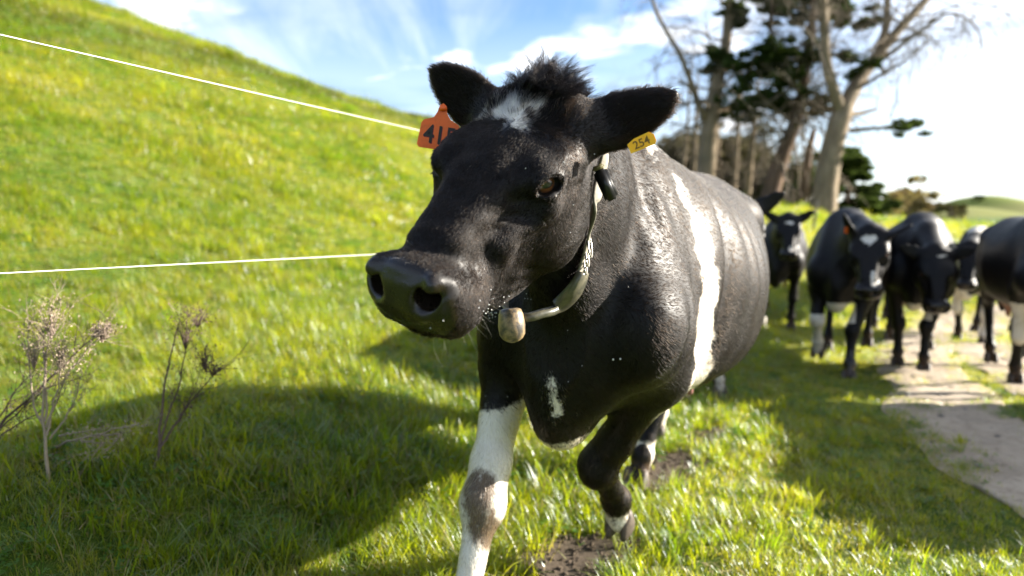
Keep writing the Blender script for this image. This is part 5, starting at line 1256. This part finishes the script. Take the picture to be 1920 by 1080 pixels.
M_CLOVER = blade_material('clover_leaf', ((.040, .105, .010), (.090, .175, .018)), ((.18, .40, .010), (.40, .54, .02)), rough=.3, dry=.02)
M_STRAW = plain('straw', (.36, .28, .15), .7, .3).m

def blade(V, Q, A, base, az, L, lean, w, curl, rng, segs=4, rv=None):
    d = np.array((math.cos(az), math.sin(az), 0)); s = np.array((-d[1], d[0], 0)); rv = rng.random() if rv is None else rv
    i0 = len(V); p = np.array(base, float); el = math.pi / 2 - lean
    tw = rng.normal(0, .5)
    for k in range(segs + 1):
        f = k / segs; ww = w * (1 - f ** 1.8) + .0002
        sd = s * math.cos(tw * f) + np.array((0, 0, 1)) * math.sin(tw * f) * .5
        V.append(p - sd * ww * .5); V.append(p + sd * ww * .5); A += [rv, rv]
        p = p + (d * math.cos(el) + np.array((0, 0, math.sin(el)))) * (L / segs); el -= curl / segs
    for k in range(segs): Q.append((i0 + 2 * k, i0 + 2 * k + 1, i0 + 2 * k + 3, i0 + 2 * k + 2))
def hidden_mesh(name, V, Q, A, mat):
    me = bpy.data.meshes.new(name); me.from_pydata([tuple(v) for v in V], [], [tuple(q) for q in Q]); me.materials.append(mat)
    a = me.attributes.new('blade', 'FLOAT', 'POINT'); a.data.foreach_set('value', np.array(A, f32))
    me.polygons.foreach_set('use_smooth', [True] * len(me.polygons))
    return bpy.data.objects.new(name, me)
def clump(kind, seed):
    rng = np.random.default_rng(seed); V, Q, A = [], [], []
    if kind == 'long':
        head = rng.random() * 6.28
        for i in range(30):
            r = abs(rng.normal(0, .032)); a = rng.random() * 6.28
            blade(V, Q, A, (r * math.cos(a), r * math.sin(a), -.008), a + rng.normal(0, .9) if rng.random() < .6 else head + rng.normal(0, .5), rng.uniform(.06, .15), abs(rng.normal(.25, .2)), rng.uniform(.0026, .0048), rng.uniform(.3, 1.7), rng, 4)
        return hidden_mesh('long_grass', V, Q, A, M_GRASS)
    if kind == 'turf':
        for i in range(40):
            x, y = rng.normal(0, .05, 2)
            blade(V, Q, A, (x, y, -.006), rng.random() * 6.28, rng.uniform(.025, .07), abs(rng.normal(.45, .3)), rng.uniform(.0024, .0042), rng.uniform(.2, 1.3), rng, 3)
        return hidden_mesh('turf', V, Q, A, M_TURF)
    if kind == 'clover':
        for i in range(26):
            x, y = rng.normal(0, .05, 2); h = rng.uniform(.02, .055); az = rng.random() * 6.28; rv = rng.random() * .9
            for k in range(3):
                a = az + k * 2.09; L = rng.uniform(.010, .017); i0 = len(V); c = np.array((x, y, h)); d = np.array((math.cos(a), math.sin(a), rng.normal(.05, .25))); s = np.array((-math.sin(a), math.cos(a), rng.normal(0, .2)))
                for q in (c, c + d * L * .55 - s * L * .42, c + d * L, c + d * L * .55 + s * L * .42): V.append(q); A.append(rv)
                Q.append((i0, i0 + 1, i0 + 2, i0 + 3))
        for i in range(8):
            x, y = rng.normal(0, .05, 2); blade(V, Q, A, (x, y, -.005), rng.random() * 6.28, rng.uniform(.03, .07), .4, .003, 1., rng, 3)
        return hidden_mesh('clover', V, Q, A, M_CLOVER)
    for i in range(9):
        x, y = rng.normal(0, .05, 2); blade(V, Q, A, (x, y, .002 + .02 * rng.random()), rng.random() * 6.28, rng.uniform(.05, .15), rng.uniform(1.2, 1.6), .0022, rng.normal(.1, .3), rng, 4, .3)
    return hidden_mesh('straw', V, Q, A, M_STRAW)
SRC = bpy.data.collections.new('turf_pieces')
KINDS = ['long'] * 6 + ['turf'] * 5 + ['clover'] * 3 + ['straw'] * 2
for i, k in enumerate(KINDS):
    o = clump(k, 40 + i); o.name = '%02d_%s' % (i, k); SRC.objects.link(o)
IDX = {k: [i for i, q in enumerate(KINDS) if q == k] for k in set(KINDS)}

def scatter_object(name, P, yaw, tiltx, tilty, scale, idx):
    me = bpy.data.meshes.new(name); me.vertices.add(len(P)); me.vertices.foreach_set('co', P.astype(f32).ravel())
    a = me.attributes.new('rot', 'FLOAT_VECTOR', 'POINT'); a.data.foreach_set('vector', np.stack([tiltx, tilty, yaw], 1).astype(f32).ravel())
    a = me.attributes.new('scl', 'FLOAT', 'POINT'); a.data.foreach_set('value', scale.astype(f32))
    a = me.attributes.new('idx', 'INT', 'POINT'); a.data.foreach_set('value', idx.astype(np.int32))
    o = bpy.data.objects.new(name, me); C.objects.link(o)
    g = bpy.data.node_groups.new(name, 'GeometryNodeTree'); g.interface.new_socket('Geometry', in_out='INPUT', socket_type='NodeSocketGeometry'); g.interface.new_socket('Geometry', in_out='OUTPUT', socket_type='NodeSocketGeometry')
    N = g.nodes; L = g.links; gi = N.new('NodeGroupInput'); go = N.new('NodeGroupOutput')
    ip = N.new('GeometryNodeInstanceOnPoints'); ci = N.new('GeometryNodeCollectionInfo'); ci.inputs[0].default_value = SRC; ci.inputs[1].default_value = True; ci.inputs[2].default_value = True
    ip.inputs['Pick Instance'].default_value = True
    def na(nm, ty):
        x = N.new('GeometryNodeInputNamedAttribute'); x.data_type = ty; x.inputs[0].default_value = nm; return x.outputs[0]
    L.new(gi.outputs[0], ip.inputs['Points']); L.new(ci.outputs[0], ip.inputs['Instance']); L.new(na('idx', 'INT'), ip.inputs['Instance Index'])
    e2r = N.new('FunctionNodeEulerToRotation'); L.new(na('rot', 'FLOAT_VECTOR'), e2r.inputs[0]); L.new(e2r.outputs[0], ip.inputs['Rotation'])
    L.new(na('scl', 'FLOAT'), ip.inputs['Scale']); L.new(ip.outputs[0], go.inputs[0])
    md = o.modifiers.new('scatter', 'NODES'); md.node_group = g
    return tag(o, kind='stuff')

def bare(x, y):
    """how bare the ground is (1 = no grass): on the ruts and the trodden patches"""
    out = np.zeros(len(x)); q = np.stack([x, y], 1)
    for P, w in ((_TP, _TW), (_RP, _RW)):
        d = np.full(len(x), 99.); ww = np.full(len(x), .5)
        for p, wi in zip(P, w):
            e = np.hypot(x - p[0], y - p[1]); m = e < d; d[m] = e[m]; ww[m] = wi
        out = np.maximum(out, np.clip((ww * .80 - d) / .20 + .8 * wob(x, y, 5.5, 3) + .3 * wob(x, y, 14, 1) , 0, 1))
    for (cx, cy), a, b, ang in DIRT:
        c, s = math.cos(ang), math.sin(ang); X = (x - cx) * c + (y - cy) * s; Y = -(x - cx) * s + (y - cy) * c
        out = np.maximum(out, np.clip((1.02 - np.hypot(X / a, Y / b)) / .25, 0, 1))
    return out
def worn(x, y):
    d = np.full(len(x), 99.)
    for P in (_TP, _RP):
        for p in P[::2]: d = np.minimum(d, np.hypot(x - p[0], y - p[1]))
    return np.clip(1 - (d - .45) / .8, 0, 1)
def scatter(name, r0, r1, per_m2, size, half=50, seed=1, mix=(.5, .35, .12, .03), zmax=99.):
    rng = np.random.default_rng(seed); a = math.radians(half); n = int(per_m2 * a * (r1 ** 2 - r0 ** 2))
    r = np.sqrt(rng.random(n) * (r1 ** 2 - r0 ** 2) + r0 ** 2); t = rng.uniform(-a, a, n); x, y = r * np.sin(t), r * np.cos(t)
    b = bare(x, y) if r0 < 25 else np.zeros(n); wn_ = worn(x, y) if r0 < 25 else np.zeros(n)
    keep = rng.random(n) > b * 1.02
    u = x * FEN_N[0] + y * FEN_N[1]
    keep &= (u < 34)
    x, y, wn_, u = x[keep], y[keep], wn_[keep], u[keep]; n = len(x)
    tall = np.clip(.5 + .7 * wob(x, y, 1.7, 6) + .45 * wob(x, y, 5.2, 8), 0, 1.2)
    p = np.array(mix, float)[None] * np.stack([.35 + 1.2 * tall * (1 - wn_), 1.3 - .7 * tall + wn_ * 1.6, np.clip(.4 + 1.6 * wob(x, y, .9, 4) + .3 * (u > 2.2), .05, 3), np.ones(n)], 1)
    p /= p.sum(1, keepdims=True); c = np.cumsum(p, 1); k = (rng.random(n)[:, None] > c).sum(1).clip(0, 3)
    idx = np.zeros(n, int)
    for q, nm in enumerate(('long', 'turf', 'clover', 'straw')):
        m = k == q; idx[m] = rng.choice(IDX[nm], m.sum())
    sc = size * rng.uniform(.7, 1.25, n) * (.72 + .42 * tall) * (1 - .45 * wn_)
    P = np.stack([x, y, ground_z(x, y)], 1)
    return scatter_object(name, P, rng.uniform(0, 6.28, n), rng.normal(0, .10, n), rng.normal(0, .10, n), sc, idx)
scatter('grass', 1.0, 4.2, 800, .84, 56, 1, (.42, .40, .13, .05))
scatter('grass', 4.2, 8.8, 400, 1.0, 50, 2, (.28, .50, .18, .04))
scatter('grass', 8.6, 20.0, 170, 1.7, 46, 3, (.06, .74, .17, .03))
scatter('grass', 20.0, 48.0, 42, 2.8, 44, 4, (.03, .82, .12, .03))
